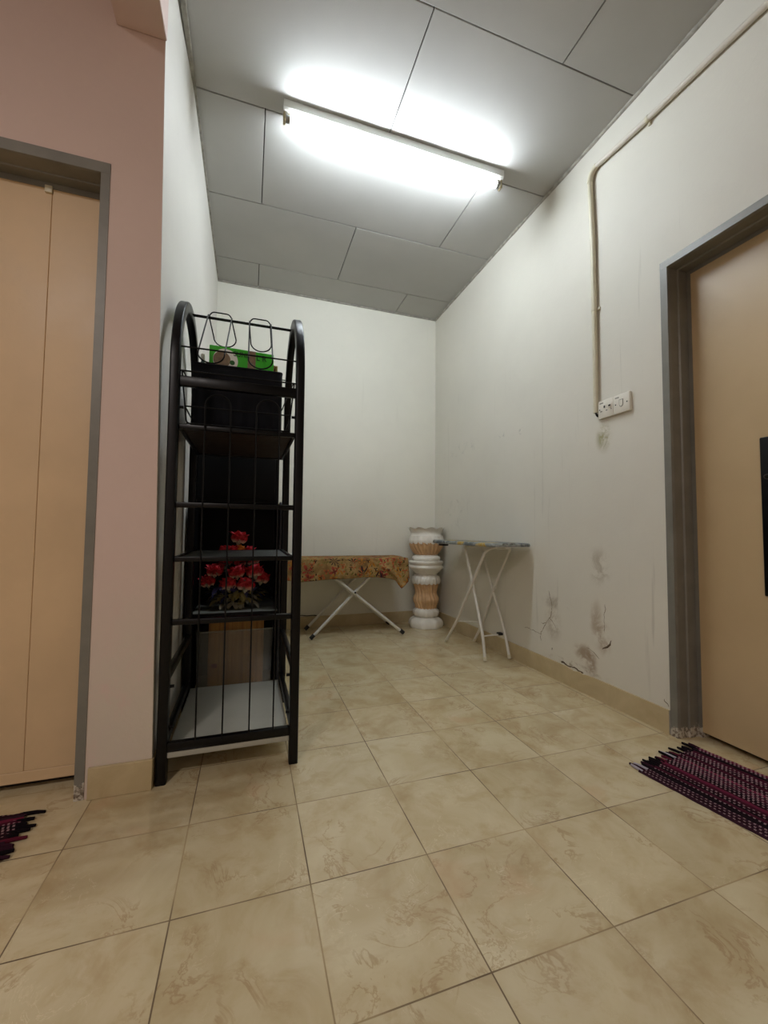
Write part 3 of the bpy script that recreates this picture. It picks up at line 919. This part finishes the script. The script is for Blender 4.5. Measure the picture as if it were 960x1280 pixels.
# wire basket on the second shelf
mb = MB()
bx0, bx1 = ixl + .012, ixr - .012
for s, bx in ((1, bx0), (-1, bx1)):
    mb.tube(rounded([(bx - s * .004, RY0 - .004, 1.355), (bx + s * .006, RY0 + .01, 1.24), (bx + s * .012, RY0 + .01, 1.183), (bx + s * .035, RY0 + .01, 1.178)], .02), WR, 8)
    mb.tube([(bx, RY0 - .004, 1.355), (bx + s * .004, RY1 - .03, 1.40)], WR, 8)
    mb.tube([(bx + s * .006, RY0 + .01, 1.24), (bx + s * .006, RY1 - .03, 1.24)], WR, 8)
mb.tube([(bx0 + .006, RY0 + .01, 1.240), (bx1 - .006, RY0 + .01, 1.240)], WR, 8)
mb.tube([(bx0 + .012, RY0 + .01, 1.181), (bx1 - .012, RY0 + .01, 1.181)], WR, 8)
mb.build('wire_basket', M_WIRE, rk)
# hoops bent over the top wires
for xa, xb, fz, bz, tl in ((-0.330, -0.242, 1.40, 1.588, .010), (-0.173, -0.087, 1.402, 1.590, .0)):
    r = .036
    yf, yt, yb_ = RY0 + .01, .788, .835
    xm = (xa + xb) / 2
    pts = []
    zt = 1.694
    # front U (wider), then over the top, then the back U: closed wire
    xa2, xb2 = xa - tl, xb - tl
    front = [(xa2 + .002, yf, fz + r)] + [(xm - tl + (xb - xa) / 2 * math.cos(a), yf, fz + r + r * math.sin(a)) for a in [PI + PI * k / 12 for k in range(1, 12)]] + [(xb2, yf, fz + r)]
    back = [(xb + .006 + tl, yb_, bz + r)] + [(xm + .006 + tl + (xb - xa) / 2 * math.cos(a), yb_, bz + r + r * math.sin(a)) for a in [2 * PI - PI * k / 12 for k in range(1, 12)]] + [(xa + .006 + tl, yb_, bz + r)]
    topR = [(xb, yt - .03, zt - .015), (xb - .002, yt, zt), (xb, yt + .03, zt - .006)]
    topL = [(xa, yt + .03, zt - .006), (xa + .002, yt, zt), (xa, yt - .03, zt - .015)]
    MB().tube(front + topR + back + topL, .0026, 8, closed=True).build('wire_holder', M_WIRE, rk)
    MB().tube(rounded([(xa, yt, zt - .004), (xa + .012, yt, zt + .014), (xb - .012, yt, zt + .014), (xb, yt, zt - .004)], .018), .0026, 8).build('wire_loop', M_WIRE, rk)

# ================================================================== BLACK FABRIC BOX ON THE RACK, WITH CONTENTS
BX0, BX1, BY0, BY1, BZ0, BZT = -0.372, -0.040, .745, 1.035, 1.171, 1.472
bxo = thing('fabric_storage_box', 'black pleated open box standing on the second shelf of the black rack', 'box', ((BX0 + BX1) / 2, (BY0 + BY1) / 2, BZ0))
hw, hd_, hh = (BX1 - BX0) / 2, (BY1 - BY0) / 2, BZT - BZ0
mb = MB()
def pleat(u): return .0035 * math.sin(u * 2 * PI * 7) * (1 if True else 0)
nx = 56
def wallf(i, j):
    return Vector((-hw + 2 * hw * i, -hd_ + pleat(i) * (1 - j) ** .5, .012 + (hh - .012) * j))
mb.grid(wallf, nx, 8)
mb.grid(lambda i, j: Vector((-hw + 2 * hw * i, hd_ + pleat(i) * (1 - j) ** .5, .012 + (hh - .012) * j)), nx, 8)
mb.grid(lambda i, j: Vector((-hw + .0, -hd_ + 2 * hd_ * i, .012 + (hh - .012) * j)), 8, 8)
mb.grid(lambda i, j: Vector((hw, -hd_ + 2 * hd_ * i, .012 + (hh - .012) * j)), 8, 8)
mb.build('box_walls', M_FABRIC_BLK, bxo, solid=.005)
MB().box((-hw + .004, -hd_ + .004, .0), (hw - .004, hd_ - .004, .012), bev=.003).build('box_base', M_FABRIC_BLK, bxo)
mb = MB()
mb.tube(rounded([(-hw, -hd_, hh), (hw, -hd_, hh), (hw, hd_, hh), (-hw, hd_, hh), (-hw, -hd_ + .002, hh)], .01), .005, 8)
mb.build('rim', M_FABRIC_BLK, bxo)
CY = .80
gc = thing('green_carton', 'bright green carton with a round badge sticking out of the black box', 'carton', (-0.205, .82, 1.1845))
mb = MB(); mb.box((-.122, -.03, 0), (.132, .045, .385), bev=.003)
gb = mb.build('carton_body', M_GREEN, gc, smooth=False)
gc.rotation_euler = (0, 0, math.radians(4))
mb = MB(); mb.disc((-.060, -.0302, .328), .048, 1, .0012, 40); mb.build('badge', M_WHITE_PR, gb)
mb = MB(); mb.disc((-.074, -.0310, .330), .033, 1, .0012, 40); mb.build('badge_centre', M_BROWN_PR, gb)
mb = MB(); mb.disc((-.034, -.0312, .322), .010, 1, .0012, 20); mb.box((-.050, -.0316, .288), (-.022, -.0306, .304)); mb.build('badge_figure', M_GREEN_D, gb)
MB().box((.026, -.0306, .300), (.058, -.0298, .384)).build('brown_band', M_BROWN_PR, gb)
text_part('printed_letters', 'SUNI', .030, M_GREEN_D, gb, (-.030, -.0312, .352), (PI / 2, 0, 0), sx=.85)
text_part('printed_letters', 'L R', .034, M_GREEN_D, gb, (.060, -.0312, .348), (PI / 2, 0, 0), sx=.9)
text_part('printed_letters', 'round', .017, M_WHITE_PR, gb, (.064, -.0312, .300), (PI / 2, 0, 0))
bt = thing('plastic_bottle', 'slim teal bottle at the left end of the black box', 'bottle', (-0.350, .80, 1.1845))
mb = MB(); mb.lathe([(.010, 0), (.013, .004), (.013, .28), (.012, .30), (.006, .318), (.006, .325)], 20)
mb.build('bottle_body', M_TEAL, bt)
mb = MB(); mb.lathe([(.0075, .322), (.0075, .345), (.006, .348)], 16); mb.build('cap', M_WHITE_PL, bt)
kc = thing('tan_carton', 'small tan carton with a dark brown print at the right end of the black box', 'carton', (-0.0625, .905, 1.1845))
mb = MB(); mb.box((-.0125, -.02, 0), (.0135, .02, .372), bev=.002); kb = mb.build('carton_body', M_KRAFT, kc, smooth=False)
mb = MB()
mb.prism([(-.006, .330), (.002, .326), (.006, .340), (.003, .352), (.005, .368), (-.001, .356), (-.005, .346)], -.0212, -.0198, axis=1)
mb.build('flame_print', M_FLAME, kb)

# ================================================================== BLACK CABINET BEHIND THE RACK
CX0, CX1, CYF, CYB = -0.420, 0.008, 1.150, 1.560
cb = thing('black_cabinet', 'tall black open cabinet with an upper cupboard, behind the arched black rack', 'cabinet', (0, 0, 0))
def side_panel(x0, x1):
    r = .06
    poly = [(CYB, 0), (CYB, .955)] + [(CYF + r - r * math.sin(a), .955 - r + r * math.cos(a)) for a in [PI / 2 * k / 8 for k in range(9)]] + [(CYF, 0)]
    mb = MB(); mb.prism(poly, x0, x1, axis=0)
    o = mb.build('side_panel', M_CAB, cb, angle=0.5)
    xm = (x0 + x1) / 2
    pts = [(xm, CYF - .003, .02)] + [(xm, CYF + r - (r + .003) * math.sin(a), .955 - r + (r + .003) * math.cos(a)) for a in [PI / 2 * (1 - k / 8) for k in range(9)]]
    MB().tube(pts, .0075, 8).build('edge_trim', M_CABTRIM, o)
side_panel(CX0, CX0 + .018); side_panel(CX1 - .018, CX1)
MB().box((CX0 + .018, CYB - .012, 0.0), (CX1 - .018, CYB, .955)).build('back_panel', M_CAB, cb, smooth=False)
mb = MB(); mb.box((CX0 + .018, CYF - .02, .402), (CX1 - .018, CYB - .012, .420), bev=.002)
sh = mb.build('cabinet_shelf', M_CABSHELF, cb, smooth=False)
MB().box((CX0 + .018, CYF - .026, .392), (CX1 - .018, CYF - .0205, .421), bev=.001).build('shelf_front_edge', M_CAB, sh)
mb = MB(); mb.box((CX0 + .0, CYF + .12, .956), (CX1 - .02, CYB, 1.30), bev=.004)
uc = mb.build('upper_cupboard', M_CAB, cb, smooth=False)
MB().box((CX0 + .015, CYF + .112, .975), (CX1 - .035, CYF + .1195, 1.285), bev=.003).build('cupboard_door', M_CAB, uc)

# ------------------------------------------------------------------ plastic bin with a cardboard box under the shelf
bn = thing('plastic_bin', 'translucent plastic tub on the floor under the cabinet shelf', 'tub', (-0.205, 1.30, 0))
mb = MB()
bw, bd, bh = .180, .13, .325
def tubw(mb, k0, k1, inv=False): pass
rings = []
for (sx_, sy_, z) in ((.94, .92, 0.0), (1.0, 1.0, bh)):
    ring = []
    for cx, cy, a0 in ((1, 1, 0), (-1, 1, PI / 2), (-1, -1, PI), (1, -1, 1.5 * PI)):
        for k in range(5):
            a = a0 + PI / 2 * k / 4
            ring.append(mb.bm.verts.new((sx_ * (cx * (bw - .02) + .02 * math.cos(a)), sy_ * (cy * (bd - .02) + .02 * math.sin(a)), z + .001)))
    rings.append(ring)
n = len(rings[0])
for k in range(n): mb.bm.faces.new((rings[0][k], rings[0][(k + 1) % n], rings[1][(k + 1) % n], rings[1][k]))
mb.bm.faces.new(rings[0])
tb = mb.build('tub_walls', M_BIN, bn, solid=.002)
rim = []
for cx, cy, a0 in ((1, 1, 0), (-1, 1, PI / 2), (-1, -1, PI), (1, -1, 1.5 * PI)):
    for k in range(5):
        a = a0 + PI / 2 * k / 4
        rim.append((cx * (bw - .02) + .022 * math.cos(a), cy * (bd - .02) + .022 * math.sin(a), bh))
MB().tube(rim, .005, 8, closed=True).build('tub_rim', M_BIN, bn)
cbx = thing('cardboard_box', 'brown corrugated cardboard box standing inside the translucent tub', 'box', (-0.200, 1.285, 0.003))
cbx.rotation_euler = (0, 0, 0)
mb = MB(); mb.box((-.128, -.10, 0), (.128, .09, .362), bev=.002)
cw = mb.build('carton_body', M_CARD, cbx, smooth=False)
mb = MB(); mb.box((-.112, -.1008, .145), (-.086, -.1002, .165)); mb.box((-.107, -.1012, .150), (-.091, -.1006, .160)); mb.build('printed_mark', M_FLAME, cw)

# ------------------------------------------------------------------ artificial roses
fl = thing('artificial_bouquet', 'artificial bouquet of red roses with pale petal backs behind the wire rack', 'flowers', (-0.205, 1.29, .421))
def petal_grid(mb, size, open_, az, curl, tilt):
    nu, nv = 6, 6
    ca, sa = math.cos(az), math.sin(az)
    def f(i, j):
        u = (i - .5) * 2
        v = j
        wd = size * .62 * math.sin(PI * min(1, .22 + .70 * v)) 
        px = u * wd
        out = open_ * size * (v ** 1.25) + .10 * size
        pz = size * (v * .95 - .55 * open_ * v * v * curl) - .14 * size * abs(u) ** 2 * (1 - .3 * v)
        bend = out - .30 * size * u * u * v
        x = bend * ca - px * sa
        y = bend * sa + px * ca
        return Vector((x, y, pz))
    mb.grid(f, nu, nv)
def rose(parent, c, size, mat, tilt, seed, nm='rose'):
    rnd = random.Random(seed)
    mb = MB()
    for ring, (n, op, cu) in enumerate(((3, .10, .1), (4, .26, .25), (5, .46, .45), (6, .74, .8))):
        for k in range(n):
            petal_grid(mb, size * (.80 + .09 * ring) * rnd.uniform(.9, 1.08), op * rnd.uniform(.9, 1.1), 2 * PI * k / n + ring * .6 + rnd.uniform(-.15, .15), cu, 0)
    bmesh.ops.recalc_face_normals(mb.bm, faces=mb.bm.faces[:])
    o = mb.build(nm, mat, parent, loc=c, angle=1.2)
    o.rotation_euler = (tilt[0], tilt[1], rnd.uniform(0, 6))
    mb = MB(); mb.lathe([(.001, -.016 * size / .04), (size * .20, -.006 * size / .04), (size * .30, size * .10), (size * .26, size * .16)], 12)
    k = mb.build('calyx', M_LEAF_G, o)
    return o
# positions found from the photograph, relative to the vase foot (y about 1.24)
ROSES = [(-.203, .782, 1.24, .050), (-.268, .715, 1.25, .036), (-.231, .716, 1.22, .038), (-.150, .712, 1.24, .038),
         (-.312, .620, 1.23, .048), (-.207, .612, 1.21, .050), (-.120, .612, 1.22, .054), (-.090, .575, 1.24, .048), (-.342, .566, 1.24, .046), (-.245, .555, 1.20, .050), (-.165, .548, 1.20, .052),
         (-.190, .660, 1.27, .046), (-.27, .655, 1.29, .046), (-.13, .665, 1.29, .044)]
stems = MB()
for i, (x, z, y, s) in enumerate(ROSES):
    cx, cy, cz = x + .205, y - 1.29, z - .421
    rose(fl, (cx, cy, cz - s * .45), s * 1.22, M_PETAL, (.18, .22 * (cx / .15)), 40 + i)
    stems.tube([(0 + cx * .08, 0 + cy * .1, .03), (cx * .5, cy * .6, cz * .55), (cx, cy, cz - s * .3)], .0026, 6)
rose(fl, (.010, -.06, .291), .034, M_PETAL_O, (.3, 0), 99, 'orange_bloom')
stems.build('stems', M_LEAF_D, fl)
def leaf(mb, c, d, L, W, droop):
    d = Vector(d).normalized()
    s = d.cross(Vector((0, 0, 1)))
    if s.length < .1: s = Vector((1, 0, 0))
    s.normalize()
    upv = s.cross(d)
    def f(i, j):
        u = (i - .5) * 2
        w_ = W * math.sin(PI * min(.98, .08 + .9 * j)) ** .8
        return Vector(c) + d * (L * j) + s * (u * w_) + upv * (-droop * L * j * j + .25 * w_ * abs(u))
    mb.grid(f, 4, 6)
def leaves(name, mat, n, seed, zr, rr, L, W, yb=-1):
    rnd = random.Random(seed)
    mb = MB()
    for k in range(n):
        a = rnd.uniform(PI * .95, PI * 2.05)
        r = rnd.uniform(*rr); z = rnd.uniform(*zr)
        c = (r * math.cos(a), r * math.sin(a) * .55 - .005, z)
        leaf(mb, c, (math.cos(a) + rnd.uniform(-.4, .4), math.sin(a) * .8, rnd.uniform(-.5, .6)), L * rnd.uniform(.7, 1.2), W * rnd.uniform(.8, 1.2), rnd.uniform(.1, .5))
    mb.build(name, mat, fl, angle=1.2)
leaves('blue_leaves', M_LEAF_B, 80, 5, (.070, .150), (.01, .125), .055, .016)
leaves('dark_leaves', M_LEAF_D, 40, 6, (.10, .25), (.02, .10), .06, .014)
leaves('dried_leaves', M_LEAF_Y, 40, 8, (.035, .090), (.04, .12), .055, .014)
leaves('pale_leaves', M_LEAF_G, 40, 9, (.022, .070), (.03, .125), .055, .012)
mb = MB(); mb.lathe([(.045, 0), (.05, .004), (.042, .03), (.03, .05), (.028, .062), (.033, .070)], 24)
mb.build('vase', M_CAB, fl)

# ================================================================== FLORAL IRONING BOARD
ib = thing('ironing_board', 'low ironing board under a brown floral cloth, standing along the back wall', 'ironing board', (0, 0, 0))
FX0, FX1, FY0, FY1, FZ = 0.10, 1.065, 2.10, 2.47, .604
mb = MB(); mb.box((FX0 + .02, FY0 + .02, FZ - .03), (FX1 - .02, FY1 - .02, FZ - .006), bev=.008, seg=3)
mb.build('board_top', M_WHITE_ST, ib)
# cloth: top plus skirts with folds
mb = MB()
def clothz(x, u):
    """hem height along the front (x)"""
    pts = [(0.10, .455), (0.22, .437), (0.42, .452), (0.56, .452), (0.70, .462), (0.80, .458), (0.90, .448), (0.95, .432), (1.00, .365), (1.03, .395), (1.065, .42)]
    for (a, za), (b, zb) in zip(pts[:-1], pts[1:]):
        if a <= x <= b: return za + (zb - za) * (x - a) / (b - a)
    return .45
NX, NT_, NS = 90, 16, 16
def cloth(i, j):
    x = FX0 + (FX1 - FX0) * i
    # j: 0 front hem -> .4 top front edge -> .7 back edge -> 1 back hem
    n1 = mnoise.noise(Vector((x * 6, 1.7, 0)))
    n2 = mnoise.noise(Vector((x * 17, 4.7, 0)))
    if j < .4:
        t = j / .4
        hz = clothz(x, 0)
        z = hz + (FZ - hz) * t
        bulge = (1 - t) * (.012 * n1 + .006 * n2)
        y = FY0 - .004 - .016 * math.sin(PI * min(1, (1 - t) * .6)) + bulge
        # diagonal drag fold near the right corner
        dd = (x - (.72 + (1 - t) * .30))
        y += -.018 * math.exp(-(dd / .035) ** 2) * (1 - t) ** .5 * (1 if t < .97 else 0)
        if t > .93: z -= .006 * (t - .93) / .07 * 0
        return Vector((x, y, z))
    if j < .7:
        t = (j - .4) / .3
        y = FY0 + (FY1 - FY0) * t
        return Vector((x, y, FZ + .004 * mnoise.noise(Vector((x * 5, y * 7, 2)))+ .003 * math.sin(PI * t)))
    t = (j - .7) / .3
    return Vector((x, FY1 + .006 + .008 * n1 * t, FZ - .15 * t))
mb.grid(cloth, NX, 80)
# right end skirt
def endr(i, j):
    y = FY0 - .004 + (FY1 + .004 - FY0) * i
    hz = .43 + .06 * i + .012 * math.sin(i * 9)
    z = FZ - (FZ - hz) * j
    return Vector((FX1 + .012 * math.sin(j * 1.6) + .010 * j * math.sin(i * 14), y, z))
mb.grid(endr, 20, 10)
def endl(i, j):
    y = FY0 - .004 + (FY1 + .004 - FY0) * i
    hz = .455 + .02 * math.sin(i * 7)
    z = FZ - (FZ - hz) * j
    return Vector((FX0 - .010 * math.sin(j * 1.6), y, z))
mb.grid(endl, 20, 10)
bmesh.ops.remove_doubles(mb.bm, verts=mb.bm.verts[:], dist=.004)
mb.build('cloth_cover', M_FLORAL, ib, solid=.002, angle=1.3)
def xleg(x0, x1, ya, yb_, ztop, r=.0115, nm='leg_frame'):
    mb = MB()
    mb.tube(rounded([(x0, ya, .012), (x1, ya, ztop), (x1, yb_, ztop), (x0, yb_, .012)], .04), r, 12)
    o = mb.build(nm, M_WHITE_ST, ib)
    for yy in (ya, yb_):
        mb = MB()
        d = Vector((x1 - x0, 0, ztop)).normalized()
        p = Vector((x0, yy, .0145))
        mb.tube([p - d * .006, p + d * .032], r * 1.3, 12)
        mb.build('rubber_foot', M_RUBBER, o)
    return o
xleg(1.030, .345, 2.105, 2.455, FZ - .04)
xleg(.305, .86, 2.130, 2.432, FZ - .04)
mb = MB(); mb.disc((.632, 2.094, .345), .007, 1, .012, 12); mb.disc((.632, 2.094, .345), .004, 1, .016, 12); mb.build('pivot_bolt', M_RUBBER, ib)
mb = MB(); mb.tube([(.632, 2.10, .345), (.632, 2.455, .345)], .005, 8); mb.build('pivot_rod', M_WHITE_ST, ib)

# loose cable at the skirting
cbl = MB()
cbl.tube(rounded([(.20, 2.488, .10), (.27, 2.484, .118), (.32, 2.482, .108), (.37, 2.486, .112), (.43, 2.489, .10)], .03), .0035, 8)
tag(cbl.build('loose_cable', M_RUBBER), 'thin dark cable lying along the back skirting under the floral ironing board', 'cable')

# ================================================================== GREY IRONING BOARD BY THE RIGHT WALL
ib2 = thing('ironing_board', 'tall ironing board on white tube legs standing against the right wall', 'ironing board', (0, 0, 0))
TZ = .742
def outline(s=1.0):
    xc = 1.345
    out = []
    y0, y1 = 1.105, 2.135
    hw_ = .140
    pts = []
    n = 40
    def half(t):   # t: 0 square end .. 1 tip
        if t < .06: return hw_ * (.86 + .14 * math.sin(t / .06 * PI / 2))
        if t < .62: return hw_
        u = (t - .62) / .38
        return hw_ * max(0, (1 - u ** 2.2)) ** .62
    for k in range(n + 1):
        t = k / n
        pts.append((xc + half(t) * s, y0 + (y1 - y0) * t))
    for k in range(n, -1, -1):
        t = k / n
        pts.append((xc - half(t) * s, y0 + (y1 - y0) * t))
    # drop duplicate at tip
    res = []
    for q in pts:
        if not res or (abs(q[0] - res[-1][0]) + abs(q[1] - res[-1][1])) > 1e-5: res.append(q)
    return res
mb = MB(); mb.prism(outline(.97), TZ - .014, TZ - .002, axis=2)
bp = mb.build('board_top', M_WHITE_ST, ib2, smooth=False)
mb = MB()
ol = outline(1.0)
prof = [(1.0, TZ - .012), (1.012, TZ - .004), (1.0, TZ + .006), (.96, TZ + .010)]
rings = []
cxo, cyo = 1.345, 1.6
for k_, z in prof:
    rings.append([mb.bm.verts.new((cxo + (x - cxo) * k_, cyo + (y - cyo) * (1 + (k_ - 1) * .4), z)) for x, y in ol])
n = len(ol)
for a in range(len(rings) - 1):
    for k in range(n): mb.bm.faces.new((rings[a][k], rings[a][(k + 1) % n], rings[a + 1][(k + 1) % n], rings[a + 1][k]))
mb.bm.faces.new(rings[-1])
mb.build('board_cover', M_COVER2, ib2, angle=.9)
mb = MB(); mb.box((1.28, 1.915, TZ - .034), (1.335, 1.985, TZ - .014), bev=.006); mb.build('latch', M_RUBBER, ib2)
mb = MB(); mb.box((1.325, 1.15, TZ - .026), (1.365, 1.66, TZ - .014), bev=.003); mb.build('under_rail', M_WHITE_ST, ib2)
def uleg(pts_a, pts_b, nm='leg_frame'):
    pts = rounded(pts_a + pts_b[::-1], .05, 7)
    o = MB().tube(pts, .0095, 12).build(nm, M_WHITE_ST, ib2)
    for q, q2 in ((pts_a[0], pts_a[1]), (pts_b[0], pts_b[1])):
        d = (Vector(q2) - Vector(q)).normalized()
        p = Vector(q) - Vector((0, 0, .002))
        MB().tube([p, p + d * .022], .0112, 12).build('foot_cap', M_IVORY, o)
    return o
P = uleg([(1.275, 1.300, .012), (1.280, 1.335, .16), (1.281, 1.457, .461), (1.281, 1.560, .705), (1.288, 1.580, TZ - .022)],
         [(1.452, 1.295, .012), (1.462, 1.372, .186), (1.452, 1.500, .441), (1.440, 1.600, .690), (1.432, 1.605, TZ - .022)])
Q = uleg([(1.250, 1.790, .012), (1.258, 1.640, .187), (1.262, 1.424, .49), (1.264, 1.282, .695), (1.285, 1.24, TZ - .022)],
         [(1.462, 1.745, .012), (1.462, 1.640, .15), (1.448, 1.462, .442), (1.446, 1.290, .690), (1.430, 1.25, TZ - .022)])
MB().tube([(1.258, 1.640, .187), (1.4625, 1.645, .165)], .005, 8).build('stretcher', M_WHITE_ST, Q)
st = MB().tube([(1.281, 1.345, .150), (1.460, 1.360, .150)], .005, 8).build('stretcher', M_WHITE_ST, P)
MB().box((1.405, 1.338, .147), (1.435, 1.372, .163), bev=.003).build('hook', M_RUBBER, st)

# ================================================================== CERAMIC PEDESTAL AND PLANTER
PX, PY = 1.325, 2.325
def flute(th, i, z, amp, tw, n=22): return amp * math.sin(n * th + tw * z)
pd_ = thing('ceramic_pedestal', 'white and peach fluted ceramic pedestal standing in the far right corner', 'pedestal', (PX, PY, 0))
def lathe_part(prof, name, mat, parent, f=None, n=96, loc=None, cap0=True, cap1=True, solid=0):
    mb = MB(); mb.lathe(prof, n, f, cap0, cap1); return mb.build(name, mat, parent, loc=loc, angle=1.0, solid=solid)
# footed base with scalloped cut-outs
mb = MB()
def footf(th, i):
    lift = .028 * (max(0, math.cos(2 * th + PI * .0)) ** 3 if False else max(0.0, math.sin(4 * th * .5 + 2.2)) ** 6)
    bump = .004 * math.sin(8 * th)
    return (bump, lift if i in (0, 1) else 0)
mb.lathe([(.128, 0.0), (.146, .002), (.150, .022), (.146, .045), (.132, .066), (.108, .080), (.090, .088)], 128, footf, cap0=False)
mb.build('foot', M_GLAZE_W, pd_, angle=1.0)
lathe_part([(.088, .086), (.104, .092), (.112, .108), (.112, .130), (.106, .146), (.092, .152), (.088, .160)], 'lower_ring', M_GLAZE_W, pd_, lambda th, i: (.0025 * math.sin(12 * th), 0))
prof = []
for k in range(41):
    z = .158 + (.400 - .158) * k / 40
    t = k / 40
    r = .088 + .020 * math.exp(-((t - .30) / .16) ** 2) + .026 * max(0, t - .55) / .45
    prof.append((r, z))
lathe_part(prof, 'fluted_column', M_GLAZE_P, pd_, lambda th, i: (.0048 * math.sin(20 * th + (prof[i][1] - .16) * 30), 0), n=200)
def scal(th, i):
    return (.002 * math.sin(24 * th), (-.012 * abs(math.sin(9 * th)) if i == 0 else 0))
lathe_part([(.119, .378), (.124, .390), (.123, .410), (.114, .432), (.098, .440), (.094, .448)], 'scalloped_collar', M_GLAZE_W, pd_, scal, n=160)
lathe_part([(.092, .446), (.098, .455), (.124, .478), (.146, .500), (.151, .510), (.148, .520), (.140, .526), (.140, .534), (.148, .540), (.152, .552), (.150, .560), (.142, .566)], 'capital', M_GLAZE_W, pd_, None, n=96)

po = thing('ceramic_planter', 'white and peach fluted planter with scalloped rim on top of the pedestal', 'planter', (PX, PY, .566))
def footf2(th, i):
    lift = .020 * max(0.0, math.sin(4 * th * .5 + 2.2)) ** 6
    return (0, lift if i in (0, 1) else 0)
lathe_part([(.110, 0), (.122, .002), (.126, .016), (.120, .034), (.104, .044), (.094, .052)], 'foot', M_GLAZE_W, po, footf2, n=128, cap0=False)
pp = [(.092, .050), (.104, .062), (.120, .082), (.133, .104), (.142, .128), (.146, .150), (.147, .166)]
pf = []
for k in range(33):
    t = k / 32 * (len(pp) - 1); a = min(int(t), len(pp) - 2); u = t - a
    pf.append((pp[a][0] * (1 - u) + pp[a + 1][0] * u, pp[a][1] * (1 - u) + pp[a + 1][1] * u))
lathe_part(pf, 'fluted_bowl', M_GLAZE_P, po, lambda th, i: (.0045 * math.sin(22 * th + (pf[i][1]) * 34), 0), n=200)
lathe_part([(.1495, .158), (.1545, .168), (.153, .180), (.148, .200), (.146, .214)], 'scalloped_band', M_GLAZE_W, po, lambda th, i: (.002 * math.sin(18 * th), (-.014 * abs(math.sin(9 * th)) if i == 0 else 0)), n=160, cap1=False, cap0=False)
def rimf(th, i):
    return (.004 * math.sin(10 * th) * (i / 6), (.010 * abs(math.sin(5 * th + .7)) if i in (4, 5, 6) else 0))
lathe_part([(.146, .212), (.134, .224), (.136, .244), (.150, .264), (.160, .272), (.157, .271), (.150, .266), (.130, .244), (.128, .200), (.122, .150), (.10, .09)], 'scalloped_rim', M_GLAZE_W, po,
           lambda th, i: ((.006 * math.sin(10 * th) if 2 < i < 7 else 0), (.016 * abs(math.sin(5 * th + .7)) if i in (3, 4, 5, 6) else 0)), n=160, cap0=False)

# ================================================================== MATS
def make_mat(name, label, loc, rz, L, W, mat, seed):
    t = thing(name, label, 'mat', loc, rz)
    mb = MB()
    NR = 26
    nx_ = NR * 6
    ny_ = int(L / .012)
    def f(i, j):
        x = W * i; y = -L * j
        ph = (i * NR) % 1.0
        z = .004 + .005 * math.sin(PI * ph) + .0008 * math.sin(y * 390 + int(i * NR) * 2.2)
        if i in (0.0, 1.0): z = .0005
        edge = .003 * mnoise.noise(Vector((y * 20, seed, i * 3)))
        return Vector((x + edge, y, z))
    mb.grid(f, nx_, ny_)
    mb.build('woven_body', mat, t, angle=1.4)
    rnd = random.Random(seed)
    for end in (0, 1):
        for k in range(NR):
            if rnd.random() < .04: continue
            x = W * (k + .5) / NR
            ln = rnd.uniform(.018, .045)
            s = 1 if end == 0 else -1
            y = 0 if end == 0 else -L
            dx = rnd.uniform(-.008, .008)
            MB().tube([(x, y - s * .012, .005), (x + dx * .4, y + s * ln * .5, .006), (x + dx, y + s * ln, .0052)], [.0050, .0050, .0038], 8).build('fringe', FRINGE[rnd.choice((0, 0, 1, 2, 3))], t)
    return t
make_mat('floor_mat', 'dark maroon woven mat with frayed end in front of the tan door', (1.135, .112, .0), math.radians(8), 0.80, .362, M_MAT, 11)
make_mat('floor_mat', 'dark maroon woven mat whose frayed corner shows by the cream door', (-0.735, .065, 0), math.radians(90), -0.0 + .78, .415, M_MAT2, 23)
for o in list(bpy.data.objects):
    if o.name == 'floor_mat.001':
        o.rotation_euler = (0, 0, math.radians(-90)); o.location = (-0.735, .482, 0)
